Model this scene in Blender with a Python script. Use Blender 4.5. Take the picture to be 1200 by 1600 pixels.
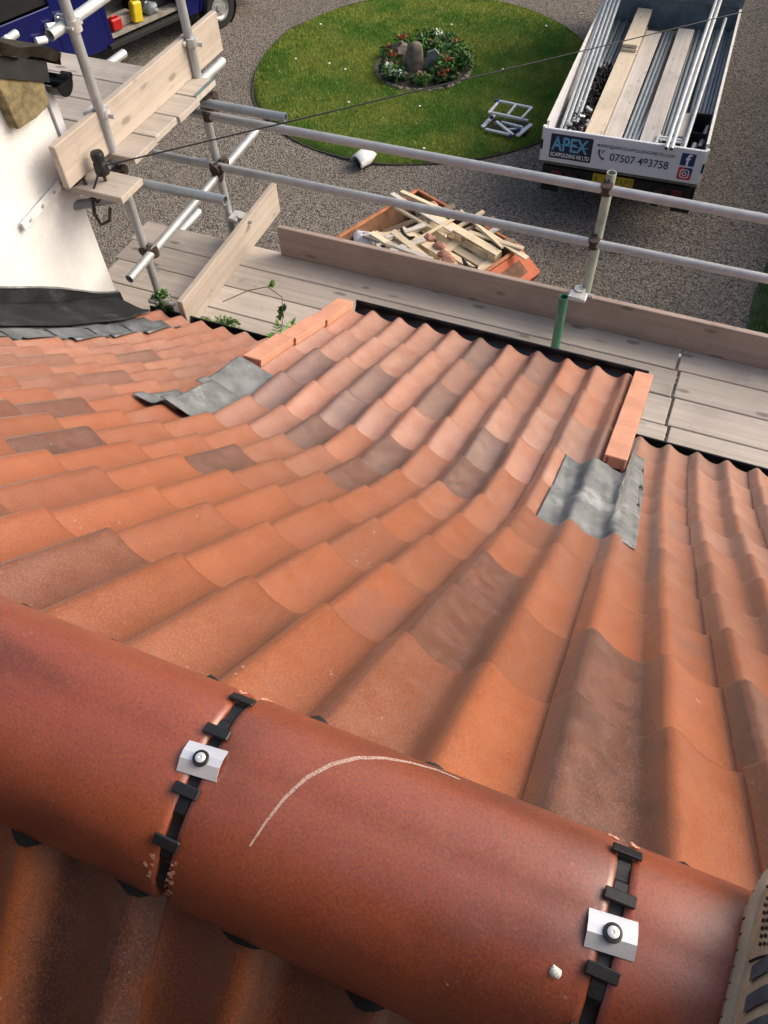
import bpy, math, random
import numpy as np
from mathutils import Matrix, Vector, Euler
random.seed(7); rng = np.random.default_rng(7)
sc = bpy.context.scene
for o in list(bpy.data.objects): bpy.data.objects.remove(o)
COL = sc.collection
H = 6.7                       # camera height above the gravel; all heights below are measured from the camera

# ------------------------------------------------------------------ camera, sky, sun, exposure
def cam_axes(p, y, r):
    f = Vector((-math.sin(y)*math.cos(p), math.cos(y)*math.cos(p), -math.sin(p)))
    rt = Vector((math.cos(y), math.sin(y), 0)); up = rt.cross(f)
    return math.cos(r)*rt+math.sin(r)*up, -math.sin(r)*rt+math.cos(r)*up, f
a, b, f = cam_axes(math.radians(53.57), math.radians(25.41), math.radians(-3.50))
cd = bpy.data.cameras.new('camera'); cam = bpy.data.objects.new('camera', cd); COL.objects.link(cam)
cam.matrix_world = Matrix(((a.x, b.x, -f.x, 0), (a.y, b.y, -f.y, 0), (a.z, b.z, -f.z, H), (0, 0, 0, 1)))
cd.sensor_fit = 'VERTICAL'; cd.sensor_height = 32; cd.sensor_width = 24; cd.lens = 1273.0/1600*32
cd.clip_start = 0.02; cd.clip_end = 500
sc.camera = cam
SUN_EL, SUN_AZ = math.radians(36), math.radians(58)      # azimuth from +Y towards +X
wd = bpy.data.worlds.new('World'); sc.world = wd; wd.use_nodes = True
wn = wd.node_tree; sky = wn.nodes.new('ShaderNodeTexSky'); sky.sky_type = 'NISHITA'; sky.sun_disc = False
sky.sun_elevation = SUN_EL; sky.sun_rotation = SUN_AZ; sky.dust_density = 8.0; sky.air_density = 1.0; sky.ozone_density = 1.0
bg = wn.nodes['Background']; bg.inputs[1].default_value = 0.15
wn.links.new(sky.outputs[0], bg.inputs[0])
sl = bpy.data.lights.new('sun', 'SUN'); sl.energy = .95; sl.angle = math.radians(50); sl.color = (1, .95, .87)
so = bpy.data.objects.new('sun', sl); COL.objects.link(so)
sd = Vector((math.sin(SUN_AZ)*math.cos(SUN_EL), math.cos(SUN_AZ)*math.cos(SUN_EL), math.sin(SUN_EL)))
so.rotation_euler = sd.to_track_quat('Z', 'Y').to_euler()
sc.render.engine = 'CYCLES'
sc.view_settings.view_transform = 'Standard'; sc.view_settings.look = 'None'; sc.view_settings.gamma = 1
sc.view_settings.exposure = 0.48
sc.render.resolution_x = 768; sc.render.resolution_y = 1024

# ------------------------------------------------------------------ helpers
TOPS = []
def tag(o, label=None, cat=None, group=None, kind=None):
    if label: o['label'] = label
    if cat: o['category'] = cat
    if group: o['group'] = group
    if kind: o['kind'] = kind
    return o
def empty(name, loc=(0, 0, 0), rot=(0, 0, 0), **t):
    o = bpy.data.objects.new(name, None); COL.objects.link(o); o.location = loc; o.rotation_euler = rot
    o.empty_display_size = .1
    return tag(o, **t)
class MB:
    def __init__(s): s.v = []; s.f = []; s.m = Matrix()
    def add(s, vs, fs):
        n = len(s.v); s.v += [tuple(s.m @ Vector(q)) for q in vs]; s.f += [tuple(i+n for i in f) for f in fs]; return s
    def box(s, c, d, rot=None, bev=0):
        x, y, z = d[0]/2, d[1]/2, d[2]/2; R = rot if rot is not None else Matrix.Identity(3)
        c = Vector(c)
        if bev <= 0:
            vs = [c+R @ Vector((i*x, j*y, k*z)) for i in (-1, 1) for j in (-1, 1) for k in (-1, 1)]
            return s.add(vs, [(0, 1, 3, 2), (4, 6, 7, 5), (0, 4, 5, 1), (2, 3, 7, 6), (0, 2, 6, 4), (1, 5, 7, 3)])
        # chamfered box: each corner is three points
        vs = []; idx = {}
        for i in (-1, 1):
            for j in (-1, 1):
                for k in (-1, 1):
                    for ax in range(3):
                        q = [i*(x-bev), j*(y-bev), k*(z-bev)]; q[ax] = (i, j, k)[ax]*(x, y, z)[ax]
                        idx[(i, j, k, ax)] = len(vs); vs.append(c+R @ Vector(q))
        fs = []
        for ax in range(3):
            o1, o2 = (ax+1) % 3, (ax+2) % 3
            for sg in (-1, 1):
                t = []
                for (p, q) in ((-1, -1), (1, -1), (1, 1), (-1, 1)):
                    key = [0, 0, 0]; key[ax] = sg; key[o1] = p; key[o2] = q; t.append(idx[(*key, ax)])
                fs.append(tuple(t if sg > 0 else t[::-1]))
        for ax in range(3):
            o1, o2 = (ax+1) % 3, (ax+2) % 3
            for p in (-1, 1):
                for q in (-1, 1):
                    k0 = [0, 0, 0]; k1 = [0, 0, 0]; k0[ax] = -1; k1[ax] = 1
                    for kk in (k0, k1): kk[o1] = p; kk[o2] = q
                    t = (idx[(*k0, o1)], idx[(*k1, o1)], idx[(*k1, o2)], idx[(*k0, o2)])
                    fs.append(t if p*q < 0 else t[::-1])
        for i in (-1, 1):
            for j in (-1, 1):
                for k in (-1, 1):
                    t = tuple(idx[(i, j, k, ax)] for ax in range(3)); fs.append(t if i*j*k > 0 else t[::-1])
        return s.add(vs, fs)
    def tube(s, p0, p1, r, n=14, hollow=0.0, r1=None):
        p0 = Vector(p0); p1 = Vector(p1); d = (p1-p0).normalized(); u = d.orthogonal().normalized(); w = d.cross(u)
        r1 = r if r1 is None else r1
        vs = []
        def ring(p, rr): 
            for i in range(n): t = 2*math.pi*i/n; vs.append(p+u*math.cos(t)*rr+w*math.sin(t)*rr)
        ring(p0, r); ring(p1, r1); fs = [(i, (i+1) % n, n+(i+1) % n, n+i) for i in range(n)]
        if hollow > 0:
            hh = hollow; dep = min(.08, (p1-p0).length*.3)
            ring(p0, r*hh); ring(p1, r1*hh); ring(p0+d*dep, r*hh); ring(p1-d*dep, r1*hh)
            for i in range(n):
                j = (i+1) % n
                fs += [(j, i, 2*n+i, 2*n+j), (n+i, n+j, 3*n+j, 3*n+i), (2*n+j, 2*n+i, 4*n+i, 4*n+j), (3*n+i, 3*n+j, 5*n+j, 5*n+i)]
            fs += [tuple(4*n+i for i in range(n))[::-1], tuple(5*n+i for i in range(n))]
            fs[-2] = fs[-2][::-1]; fs[-1] = fs[-1][::-1]
        else: fs += [tuple(range(n))[::-1], tuple(range(n, 2*n))]
        return s.add(vs, fs)
    def path(s, pts, r, n=8):
        pts = [Vector(p) for p in pts]; vs = []; fs = []; u = None
        for i, p in enumerate(pts):
            d = (pts[min(i+1, len(pts)-1)]-pts[max(i-1, 0)]).normalized()
            u = d.orthogonal().normalized() if u is None else (u-d*u.dot(d)).normalized()
            w = d.cross(u); rr = r[i] if isinstance(r, (list, tuple)) else r
            for k in range(n): t = 2*math.pi*k/n; vs.append(p+u*math.cos(t)*rr+w*math.sin(t)*rr)
        for i in range(len(pts)-1):
            for k in range(n): fs.append((i*n+k, i*n+(k+1) % n, (i+1)*n+(k+1) % n, (i+1)*n+k))
        fs += [tuple(range(n))[::-1], tuple(range((len(pts)-1)*n, len(pts)*n))]
        return s.add(vs, fs)
    def grid(s, fn, nu, nv, flip=False):
        vs = [fn(i/(nu-1), j/(nv-1)) for j in range(nv) for i in range(nu)]
        fs = [(j*nu+i, j*nu+i+1, (j+1)*nu+i+1, (j+1)*nu+i) for j in range(nv-1) for i in range(nu-1)]
        return s.add(vs, [q[::-1] for q in fs] if flip else fs)
    def prism(s, poly, d):
        """poly: planar 3-D points, d: extrusion vector"""
        n = len(poly); P = [Vector(q) for q in poly]; D = Vector(d)
        return s.add(P+[q+D for q in P], [tuple(range(n))[::-1], tuple(range(n, 2*n))]+[(i, (i+1) % n, n+(i+1) % n, n+i) for i in range(n)])
    def lathe(s, prof, n=20, c=(0, 0, 0), sx=1, sy=1, cap=True):
        vs = []; c = Vector(c)
        for (r, z) in prof:
            for i in range(n): t = 2*math.pi*i/n; vs.append(c+Vector((r*math.cos(t)*sx, r*math.sin(t)*sy, z)))
        m = len(prof); fs = [(j*n+i, j*n+(i+1) % n, (j+1)*n+(i+1) % n, (j+1)*n+i) for j in range(m-1) for i in range(n)]
        if cap: fs += [tuple(range(n))[::-1], tuple(range((m-1)*n, m*n))]
        return s.add(vs, fs)
    def mesh(s, name, mat, smooth=None):
        me = bpy.data.meshes.new(name); me.from_pydata(s.v, [], s.f); me.update()
        if mat: me.materials.append(mat)
        if smooth is not None:
            me.polygons.foreach_set('use_smooth', [True]*len(me.polygons))
            try: me.set_sharp_from_angle(angle=math.radians(smooth))
            except Exception: pass
        return me
    def build(s, name, mat, parent=None, smooth=None, **t):
        o = bpy.data.objects.new(name, s.mesh(name, mat, smooth)); COL.objects.link(o)
        if parent: o.parent = parent
        return tag(o, **t)
def link(name, me, parent=None, **t):
    o = bpy.data.objects.new(name, me); COL.objects.link(o)
    if parent: o.parent = parent
    return tag(o, **t)
def np_mesh(name, V, Fc, mat, smooth=False):
    """V (n,3) array, Fc (m,k) array"""
    me = bpy.data.meshes.new(name); n, m, k = len(V), len(Fc), Fc.shape[1]
    me.vertices.add(n); me.vertices.foreach_set('co', np.ascontiguousarray(V, dtype=np.float32).ravel())
    me.loops.add(m*k); me.loops.foreach_set('vertex_index', np.ascontiguousarray(Fc, dtype=np.int32).ravel())
    me.polygons.add(m); me.polygons.foreach_set('loop_start', np.arange(0, m*k, k, dtype=np.int32))
    me.polygons.foreach_set('loop_total', np.full(m, k, dtype=np.int32))
    if smooth: me.polygons.foreach_set('use_smooth', np.ones(m, dtype=bool))
    me.update(calc_edges=True); me.validate()
    if mat: me.materials.append(mat)
    return me

# ------------------------------------------------------------------ materials
class NT:
    def __init__(s, name):
        s.m = bpy.data.materials.new(name); s.m.use_nodes = True; s.t = s.m.node_tree
        s.b = s.t.nodes['Principled BSDF']
    def n(s, typ, **kw):
        q = s.t.nodes.new(typ)
        for k, v in kw.items():
            if isinstance(k, str) and hasattr(q, k): setattr(q, k, v)
        return q
    def l(s, o, i): s.t.links.new(o, i); return s
    def val(s, sock, v):
        if isinstance(v, bpy.types.NodeSocket): s.l(v, sock)
        else: sock.default_value = v
    def math(s, op, a, b=0.0, c=0.0):
        q = s.n('ShaderNodeMath', operation=op); s.val(q.inputs[0], a); s.val(q.inputs[1], b); s.val(q.inputs[2], c); return q.outputs[0]
    def mix(s, fac, c1, c2, mode='MIX'):
        q = s.n('ShaderNodeMix', data_type='RGBA', blend_type=mode); s.val(q.inputs[0], fac)
        for i, c in ((6, c1), (7, c2)): s.val(q.inputs[i], c if isinstance(c, bpy.types.NodeSocket) else (*c, 1))
        return q.outputs[2]
    def coord(s, kind='Object', scale=None):
        q = s.n('ShaderNodeTexCoord').outputs[kind]
        if scale:
            mp = s.n('ShaderNodeMapping'); mp.inputs['Scale'].default_value = scale; s.l(q, mp.inputs[0]); q = mp.outputs[0]
        return q
    def pos(s): return s.n('ShaderNodeNewGeometry').outputs['Position']
    def noise(s, vec, scale, detail=3, rough=.55, w=None, dist=0):
        q = s.n('ShaderNodeTexNoise'); q.inputs['Scale'].default_value = scale; q.inputs['Detail'].default_value = detail
        q.inputs['Roughness'].default_value = rough; q.inputs['Distortion'].default_value = dist
        if w is not None: q.noise_dimensions = '4D'; s.val(q.inputs['W'], w)
        s.l(vec, q.inputs['Vector']); return q.outputs[0]
    def ramp(s, fac, lo, hi, a=0.0, b=1.0):
        q = s.n('ShaderNodeMapRange', interpolation_type='SMOOTHSTEP'); s.val(q.inputs[0], fac)
        for i, v in ((1, lo), (2, hi), (3, a), (4, b)): s.val(q.inputs[i], v)
        return q.outputs[0]
    def bump(s, h, strength=.3, dist=.01):
        q = s.n('ShaderNodeBump'); q.inputs['Strength'].default_value = strength; q.inputs['Distance'].default_value = dist
        s.l(h, q.inputs['Height']); s.l(q.outputs[0], s.b.inputs['Normal']); return s
    def rand(s): return s.n('ShaderNodeObjectInfo').outputs['Random']
    def island(s): return s.n('ShaderNodeNewGeometry').outputs['Random Per Island']
    def attr(s, name):
        q = s.n('ShaderNodeAttribute', attribute_type='OBJECT', attribute_name=name); return q.outputs['Fac']
    def out(s, col, rough=.6, metal=0.0, spec=.5):
        s.val(s.b.inputs['Base Color'], col if isinstance(col, bpy.types.NodeSocket) else (*col, 1))
        s.val(s.b.inputs['Roughness'], rough); s.b.inputs['Metallic'].default_value = metal
        s.b.inputs['Specular IOR Level'].default_value = spec; return s.m
def simple(name, col, rough=.6, metal=0, var=.25, scale=12, bump=.15, spec=.5, dirt=None):
    k = NT(name); c = k.coord(); r = k.rand(); n1 = k.noise(c, scale, 4, .6, k.math('MULTIPLY', r, 30)); n2 = k.noise(c, scale*9, 2)
    lo = tuple(q*(1-var) for q in col); hi = tuple(min(1, q*(1+var*.7)) for q in col)
    cc = k.mix(k.ramp(n1, .3, .7), lo, hi)
    if dirt: cc = k.mix(k.math('MULTIPLY', k.ramp(k.noise(c, scale*.6, 5, .7, 3.0), .52, .72), .6), cc, dirt)
    if bump: k.bump(n2, bump, .004)
    return k.out(cc, rough, metal, spec)

def mat_tile(name, base, base2, rough=.5, darks=True):
    k = NT(name); c = k.coord(); r = k.rand(); w = k.math('MULTIPLY', r, 60)
    n1 = k.noise(c, 5, 4, .6, w); n2 = k.noise(c, 22, 4, .65, w); fine = k.noise(c, 340, 2, .75)
    col = k.mix(k.ramp(n1, .3, .72), base, base2)
    col = k.mix(k.math('MULTIPLY', k.ramp(n2, .5, .75), .25), col, (base[0]*.72, base[1]*.62, base[2]*.6))
    tone = k.ramp(r, 0.0, 1.0, .84, 1.12)
    hs = k.n('ShaderNodeHueSaturation'); k.l(col, hs.inputs['Color']); k.l(tone, hs.inputs['Value']); hs.inputs['Saturation'].default_value = 1.0
    hs.inputs['Hue'].default_value = .5
    col = hs.outputs[0]
    if 'ridge' in name:
        sm_ = k.math('MULTIPLY', k.ramp(k.noise(k.coord('Object', (.45, 1, 1)), 8, 3, .5, k.math('ADD', w, 3.0)), .45, .68), .68)
        col = k.mix(sm_, col, (.075, .020, .013))  # smoky blotches, partly standing in for shade on the ridge's lower flank
    if darks:
        sep = k.n('ShaderNodeSeparateXYZ'); k.l(c, sep.inputs[0])
        xx = k.math('ADD', sep.outputs[0], k.math('MULTIPLY', k.math('SUBTRACT', n2, .5), .05))
        xx = k.math('ADD', xx, k.math('MULTIPLY', k.math('SUBTRACT', n1, .5), .05))
        m = k.math('MULTIPLY', k.ramp(xx, -.06, -.02), k.ramp(xx, .10, .155, 1.0, 0.0))
        m = k.math('MULTIPLY', m, k.ramp(n1, .25, .55, .65, 1.0))
        m = k.math('MULTIPLY', m, k.attr('dark'))
        col = k.mix(m, col, k.mix(k.ramp(n2, .35, .65), (.046, .027, .025), (.088, .050, .044)))
        m2 = k.math('MULTIPLY', k.ramp(xx, .15, .19), k.attr('dusk'))
        m2 = k.math('MULTIPLY', m2, k.ramp(n1, .35, .6))
        col = k.mix(k.math('MULTIPLY', m2, .75), col, (.15, .062, .048))
    # sandy speckle, dusty bloom mixed with painted sky sheen, and thin scuffs in the coating
    col = k.mix(k.math('MULTIPLY', k.ramp(fine, .50, .64), .20 if 'ridge' in name else .42), col, (base2[0]*1.45, base2[1]*1.9, base2[2]*2.6))
    col = k.mix(k.math('MULTIPLY', k.ramp(fine, .47, .36), .5), col, (.11, .035, .018))
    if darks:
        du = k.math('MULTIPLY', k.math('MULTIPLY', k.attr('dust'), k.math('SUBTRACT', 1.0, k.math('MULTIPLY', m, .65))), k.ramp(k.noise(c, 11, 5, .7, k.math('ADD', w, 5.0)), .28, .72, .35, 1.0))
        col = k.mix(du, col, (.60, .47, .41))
        spl = k.math('MULTIPLY', k.ramp(k.noise(c, 90, 3, .7, w), .64, .70), k.ramp(k.noise(c, 6, 2, .5, k.math('ADD', w, 2.0)), .56, .66))
        col = k.mix(k.math('MULTIPLY', spl, .7), col, (.72, .60, .53))
    sc_ = k.noise(k.coord('Object', (1, .22, 1)), 60, 5, .7, w, 1.2)
    scm = k.math('MULTIPLY', k.ramp(sc_, .67, .74), k.ramp(k.noise(c, 7, 2, .5, k.math('ADD', w, 9.0)), .52, .68))
    col = k.mix(k.math('MULTIPLY', scm, .55), col, (.70, .50, .40))
    if darks:
        ed = k.math('MULTIPLY', k.ramp(k.math('ABSOLUTE', sep.outputs[1]), .003, .008, 1.0, 0.0), k.ramp(k.noise(c, 16, 3, .6, w), .42, .6))
        col = k.mix(k.math('MULTIPLY', ed, .7 if rough > .45 else 0.0), col, (.70, .44, .32))
    k.bump(k.math('ADD', k.math('MULTIPLY', fine, .5), k.math('MULTIPLY', n2, .5)), .22, .0018)
    k.b.inputs['Coat Weight'].default_value = .55 if 'ridge' not in name else .2; k.b.inputs['Coat Roughness'].default_value = .34
    return k.out(col, k.ramp(n2, .3, .7, rough-.05, rough+.08), 0, 1.0)
M = {}
M['tile'] = mat_tile('tile_clay', (.255, .066, .019), (.305, .087, .028), .36)
M['ridge'] = mat_tile('ridge_clay', (.255, .053, .020), (.305, .071, .026), .38, True)
M['verge'] = simple('verge_clay', (.56, .27, .175), .55, var=.14, scale=9, bump=.08)
M['lead'] = simple('lead_sheet', (.150, .160, .165), .62, .0, var=.32, scale=14, bump=.25, dirt=(.36, .38, .39))
M['lead_mid'] = simple('lead_soaker_grey', (.125, .14, .15), .5, .2, var=.35, scale=12, bump=.3, dirt=(.20, .22, .22))
M['lead_dark'] = simple('lead_dressed_dark', (.020, .022, .024), .75, .0, var=.4, scale=8, bump=.35, spec=.15, dirt=(.10, .11, .11))
M['black'] = simple('black_plastic', (.014, .014, .015), .42, var=.25, bump=.08)
M['membrane'] = simple('black_membrane', (.010, .010, .010), .7, var=.3, bump=.3)
M['alu'] = simple('aluminium_plate', (.78, .80, .84), .38, .55, var=.06, scale=20, bump=.04)
M['screw'] = simple('screw_head', (.82, .82, .80), .35, .6, var=.1, bump=.1)
M['chip'] = simple('broken_clay', (.62, .30, .21), .9, var=.3, scale=60, bump=.4)
M['white_dirt'] = simple('white_dropping', (.8, .79, .74), .8, var=.1, scale=80, bump=.4)
M['deck'] = simple('underlay', (.02, .02, .02), .9)
def mat_wood(name, c1, c2, knots=True, axis=0, mark=.5):
    k = NT(name); r = k.rand(); w = k.math('MULTIPLY', r, 40)
    s1 = [26, 26, 26]; s1[axis] = .9; s2 = [120, 120, 120]; s2[axis] = 4
    g = k.noise(k.coord('Object', tuple(s1)), 1, 5, .65, w, .4); g2 = k.noise(k.coord('Object', tuple(s2)), 1, 3, .6, w)
    c = k.coord(); n = k.noise(c, 2.2, 4, .6, w); n3 = k.noise(c, 13, 4, .7, w)
    col = k.mix(k.ramp(g, .3, .7), c1, c2)
    col = k.mix(k.math('MULTIPLY', k.ramp(g2, .55, .8), .3), col, tuple(q*.45 for q in c1))
    col = k.mix(k.math('MULTIPLY', k.ramp(n, .45, .75), .5), col, tuple(q*.62 for q in c1))
    if knots:
        v = k.n('ShaderNodeTexVoronoi'); v.inputs['Scale'].default_value = 1; sv = [9, 9, 9]; sv[axis] = 3.3
        mp = k.coord('Object', tuple(sv)); ad = k.n('ShaderNodeVectorMath', operation='ADD'); k.l(mp, ad.inputs[0])
        cb = k.n('ShaderNodeCombineXYZ'); k.l(w, cb.inputs[axis]); k.l(cb.outputs[0], ad.inputs[1]); k.l(ad.outputs[0], v.inputs['Vector'])
        kn = k.math('MULTIPLY', k.ramp(k.math('ADD', v.outputs['Distance'], k.math('MULTIPLY', k.math('SUBTRACT', n3, .5), .25)), .08, .2, 1.0, 0.0), mark)
        col = k.mix(kn, col, (.055, .045, .04))
    col = k.mix(k.math('MULTIPLY', k.ramp(n3, .6, .72), .45*mark+.1), col, (.085, .07, .06))
    hs = k.n('ShaderNodeHueSaturation'); k.l(col, hs.inputs['Color']); k.l(k.ramp(r, 0.0, 1.0, .88, 1.10), hs.inputs['Value'])
    k.bump(k.math('ADD', g, k.math('MULTIPLY', g2, .5)), .25, .004)
    return k.out(hs.outputs[0], .8, 0, .3)
M['board'] = mat_wood('weathered_board', (.40, .355, .31), (.52, .465, .415), True, 0, .55)
M['board_y'] = mat_wood('weathered_board_y', (.42, .36, .305), (.53, .465, .40), True, 1, .45)
M['toe'] = mat_wood('dirty_toe_board', (.30, .235, .20), (.38, .30, .26), True, 0, .5)
M['pine'] = mat_wood('new_pine', (.62, .50, .33), (.74, .63, .45), False, 0, .2)
M['pine_y'] = mat_wood('new_pine_y', (.62, .50, .33), (.74, .63, .45), False, 1, .2)
M['oldwood'] = mat_wood('old_timber', (.22, .16, .11), (.33, .25, .18), True, 0, .4)
M['tboard'] = mat_wood('truck_board', (.50, .45, .39), (.62, .575, .52), True, 1, .3)
M['tboard_y'] = mat_wood('yellow_truck_board', (.55, .46, .34), (.63, .55, .43), True, 1, .3)
def mat_galv(name, col, rough=.45):
    k = NT(name); c = k.coord(); r = k.rand(); w = k.math('MULTIPLY', r, 30)
    n = k.noise(c, 9, 4, .65, w); n2 = k.noise(c, 45, 4, .7, w)
    cc = k.mix(k.ramp(n, .3, .7), tuple(q*.78 for q in col), col)
    cc = k.mix(k.math('MULTIPLY', k.ramp(n2, .55, .75), .5), cc, tuple(q*.5 for q in col))
    cc = k.mix(k.math('MULTIPLY', k.ramp(n2, .38, .25), .3), cc, (.75, .76, .76))
    k.bump(n2, .12, .003)
    return k.out(cc, k.ramp(n2, .3, .7, rough-.06, rough+.15), .45, .5)
M['galv'] = mat_galv('galvanised_tube', (.44, .46, .475), .42)
M['galv_light'] = mat_galv('pale_tube', (.62, .65, .65), .4)
M['galv_blue'] = mat_galv('blue_grey_tube', (.33, .38, .41), .42)
M['greentube'] = simple('green_tube', (.045, .17, .105), .45, .1, var=.3, scale=6, dirt=(.25, .30, .25))
M['greypaint'] = simple('grey_green_tube', (.36, .40, .335), .5, .2, var=.25, scale=9, dirt=(.22, .33, .25))
M['rust'] = simple('rusty_fitting', (.05, .033, .026), .7, .2, var=.5, scale=40, dirt=(.16, .07, .035))
M['clip'] = simple('plated_clip', (.55, .55, .53), .45, .3, var=.2, scale=30)
M['green_end'] = simple('painted_board_end', (.12, .19, .18), .6, .2)
M['moss'] = simple('moss', (.045, .085, .018), .95, var=.5, scale=60)
def mat_leaf(name, c1, c2):
    k = NT(name); i = k.island(); cc = k.mix(i, c1, c2); k.b.inputs['Subsurface Weight'].default_value = 0
    return k.out(cc, .5, 0, .4)
M['leaf'] = mat_leaf('leaf_green', (.035, .10, .02), (.10, .22, .045))
M['leaf_pale'] = mat_leaf('leaf_fresh', (.07, .18, .03), (.16, .30, .06))
M['leaf_dark'] = mat_leaf('leaf_dark', (.012, .035, .012), (.035, .075, .02))
M['petal_red'] = mat_leaf('petal_red', (.45, .03, .03), (.62, .10, .07))
M['petal_white'] = mat_leaf('petal_white', (.75, .75, .68), (.85, .84, .8))
M['petal_pink'] = mat_leaf('petal_pink', (.45, .16, .12), (.55, .25, .2))
M['stem'] = simple('stem', (.12, .11, .05), .8)
# ground
k = NT('gravel'); p = k.pos(); n1 = k.noise(p, 55, 3, .7); n2 = k.noise(p, .55, 4, .6); n3 = k.noise(p, 140, 2, .6)
v = k.n('ShaderNodeTexVoronoi'); v.inputs['Scale'].default_value = 42; k.l(p, v.inputs['Vector'])
vs = k.n('ShaderNodeSeparateColor'); k.l(v.outputs['Color'], vs.inputs[0])
cc = k.mix(k.ramp(vs.outputs[0], 0, 1), (.16, .138, .115), (.29, .258, .222))
cc = k.mix(k.math('MULTIPLY', k.ramp(vs.outputs[1], .85, 1), .6), cc, (.5, .47, .42))
cc = k.mix(k.ramp(v.outputs['Distance'], .35, .8), cc, (.07, .058, .047))
cc = k.mix(k.math('MULTIPLY', k.ramp(n2, .42, .68), .35), cc, (.105, .095, .07))
k.bump(k.math('SUBTRACT', 1.0, v.outputs['Distance']), .9, .02)
M['gravel'] = k.out(cc, .9, 0, .3)
k = NT('pebble'); i = k.island(); cc = k.mix(k.ramp(i, 0, 1), (.20, .175, .145), (.33, .295, .255))
cc = k.mix(k.ramp(i, .95, .99), cc, (.48, .45, .40)); M['pebble'] = k.out(cc, .85, 0, .3)
k = NT('lawn_soil'); p = k.pos(); n = k.noise(p, 1.1, 5, .65); n2 = k.noise(p, 5, 4, .7); n3 = k.noise(p, 60, 3, .7)
cc = k.mix(k.ramp(n, .36, .62), (.055, .125, .018), (.150, .185, .036)); cc = k.mix(k.math('MULTIPLY', k.ramp(n2, .45, .7), .5), cc, (.05, .115, .014))
cc = k.mix(k.math('MULTIPLY', k.ramp(n3, .4, .65), .5), cc, (.022, .045, .008)); k.bump(n3, .8, .03); M['lawn'] = k.out(cc, .9, 0, .2)
k = NT('grass_blade'); p = k.pos(); n = k.noise(p, 1.1, 5, .65); n2 = k.noise(p, 5, 4, .7); i = k.island()
cc = k.mix(k.ramp(n, .36, .62), (.125, .275, .024), (.34, .39, .06)); cc = k.mix(k.math('MULTIPLY', k.ramp(n2, .45, .7), .5), cc, (.095, .225, .020))
hs = k.n('ShaderNodeHueSaturation'); k.l(cc, hs.inputs['Color']); k.l(k.ramp(i, 0, 1, .7, 1.25), hs.inputs['Value']); M['grass'] = k.out(hs.outputs[0], .6, 0, .3)
M['soil'] = simple('bed_soil', (.045, .033, .022), .95, var=.5, scale=30, bump=.6)
M['stone'] = simple('pale_edging_stone', (.21, .18, .14), .85, var=.45, scale=16, bump=.5)
M['boulder'] = simple('standing_stone', (.155, .13, .105), .85, var=.45, scale=9, bump=.7, dirt=(.33, .31, .26))
M['slate'] = simple('slate', (.20, .22, .22), .6, var=.3)
M['kerb'] = simple('lawn_edging', (.06, .055, .042), .9, var=.4, scale=10)
# render wall
k = NT('white_render'); c = k.coord(); n = k.noise(c, 4, 5, .65); n2 = k.noise(c, 38, 4, .7); n3 = k.noise(c, 130, 2, .6)
cc = k.mix(k.ramp(n, .35, .7), (.68, .69, .69), (.765, .775, .775)); cc = k.mix(k.math('MULTIPLY', k.ramp(n2, .6, .75), .35), cc, (.45, .42, .37))
k.bump(k.math('ADD', n2, k.math('MULTIPLY', n3, .6)), .55, .006); M['render'] = k.out(cc, .9, 0, .2)
M['whiteplastic'] = simple('white_plastic', (.72, .73, .78), .45, var=.06)
M['lichen'] = simple('lichen_stone', (.20, .165, .085), .95, var=.45, scale=26, bump=.6, dirt=(.075, .06, .042))
M['mossdark'] = simple('mossy_slate', (.028, .022, .014), .95, var=.5, scale=20, bump=.8, dirt=(.07, .055, .025))
M['pitch'] = simple('black_felt', (.016, .017, .018), .55, var=.4, scale=14, bump=.4)
M['gutter'] = simple('black_gutter', (.008, .008, .009), .25, var=.2, bump=.03)
# vehicles
M['vanblue'] = simple('blue_van_paint', (.006, .008, .095), .22, .1, var=.12, scale=3, bump=.0, spec=.6)
M['vandark'] = simple('van_interior', (.010, .010, .011), .8, var=.3)
M['tyre'] = simple('tyre', (.012, .012, .012), .8, var=.3, bump=.3)
M['hub'] = simple('wheel_rim', (.42, .43, .43), .4, .5, var=.2)
M['yellow'] = simple('yellow_plastic', (.62, .46, .015), .4, var=.12)
M['lamp'] = simple('rear_lamp_red', (.10, .008, .008), .35, var=.2)
M['red'] = simple('red_plastic', (.42, .012, .012), .4, var=.15)
M['dustwood'] = simple('dusty_van_floor', (.27, .25, .21), .8, var=.35, scale=10)
M['truckwhite'] = simple('white_truck_panel', (.70, .71, .76), .38, .0, var=.05, scale=4, bump=.03, dirt=(.58, .58, .58))
M['truckedge'] = simple('cream_edge', (.70, .68, .60), .5, var=.12)
M['bulkhead'] = simple('blue_grey_bulkhead', (.135, .18, .215), .5, .2, var=.3, scale=4, bump=.2, dirt=(.20, .25, .28))
M['bedfloor'] = simple('brown_bed_floor', (.15, .125, .11), .8, var=.3, scale=12)
M['chassis'] = simple('dark_chassis', (.012, .012, .012), .8, var=.4)
M['plate'] = simple('yellow_plate', (.42, .30, .012), .5, var=.15)
M['ink'] = simple('dark_blue_ink', (.012, .016, .045), .5, var=.1, bump=0)
M['inkgrey'] = simple('grey_ink', (.045, .05, .09), .5, var=.1, bump=0)
M['cyan'] = simple('cyan_ink', (.14, .42, .62), .5, var=.2, scale=6, bump=0)
M['white_ink'] = simple('white_ink', (.78, .8, .82), .5, var=.05, bump=0)
M['fbblue'] = simple('social_blue', (.014, .030, .145), .5, var=.05, bump=0)
M['igpink'] = simple('social_pink', (.50, .045, .075), .5, var=.4, scale=6, bump=0)
M['whitepaint'] = simple('white_ladder', (.78, .78, .76), .4, .1, var=.1)
M['rim'] = simple('worn_orange_rim', (.40, .15, .06), .6, var=.3, scale=9, dirt=(.2, .09, .05))
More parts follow.
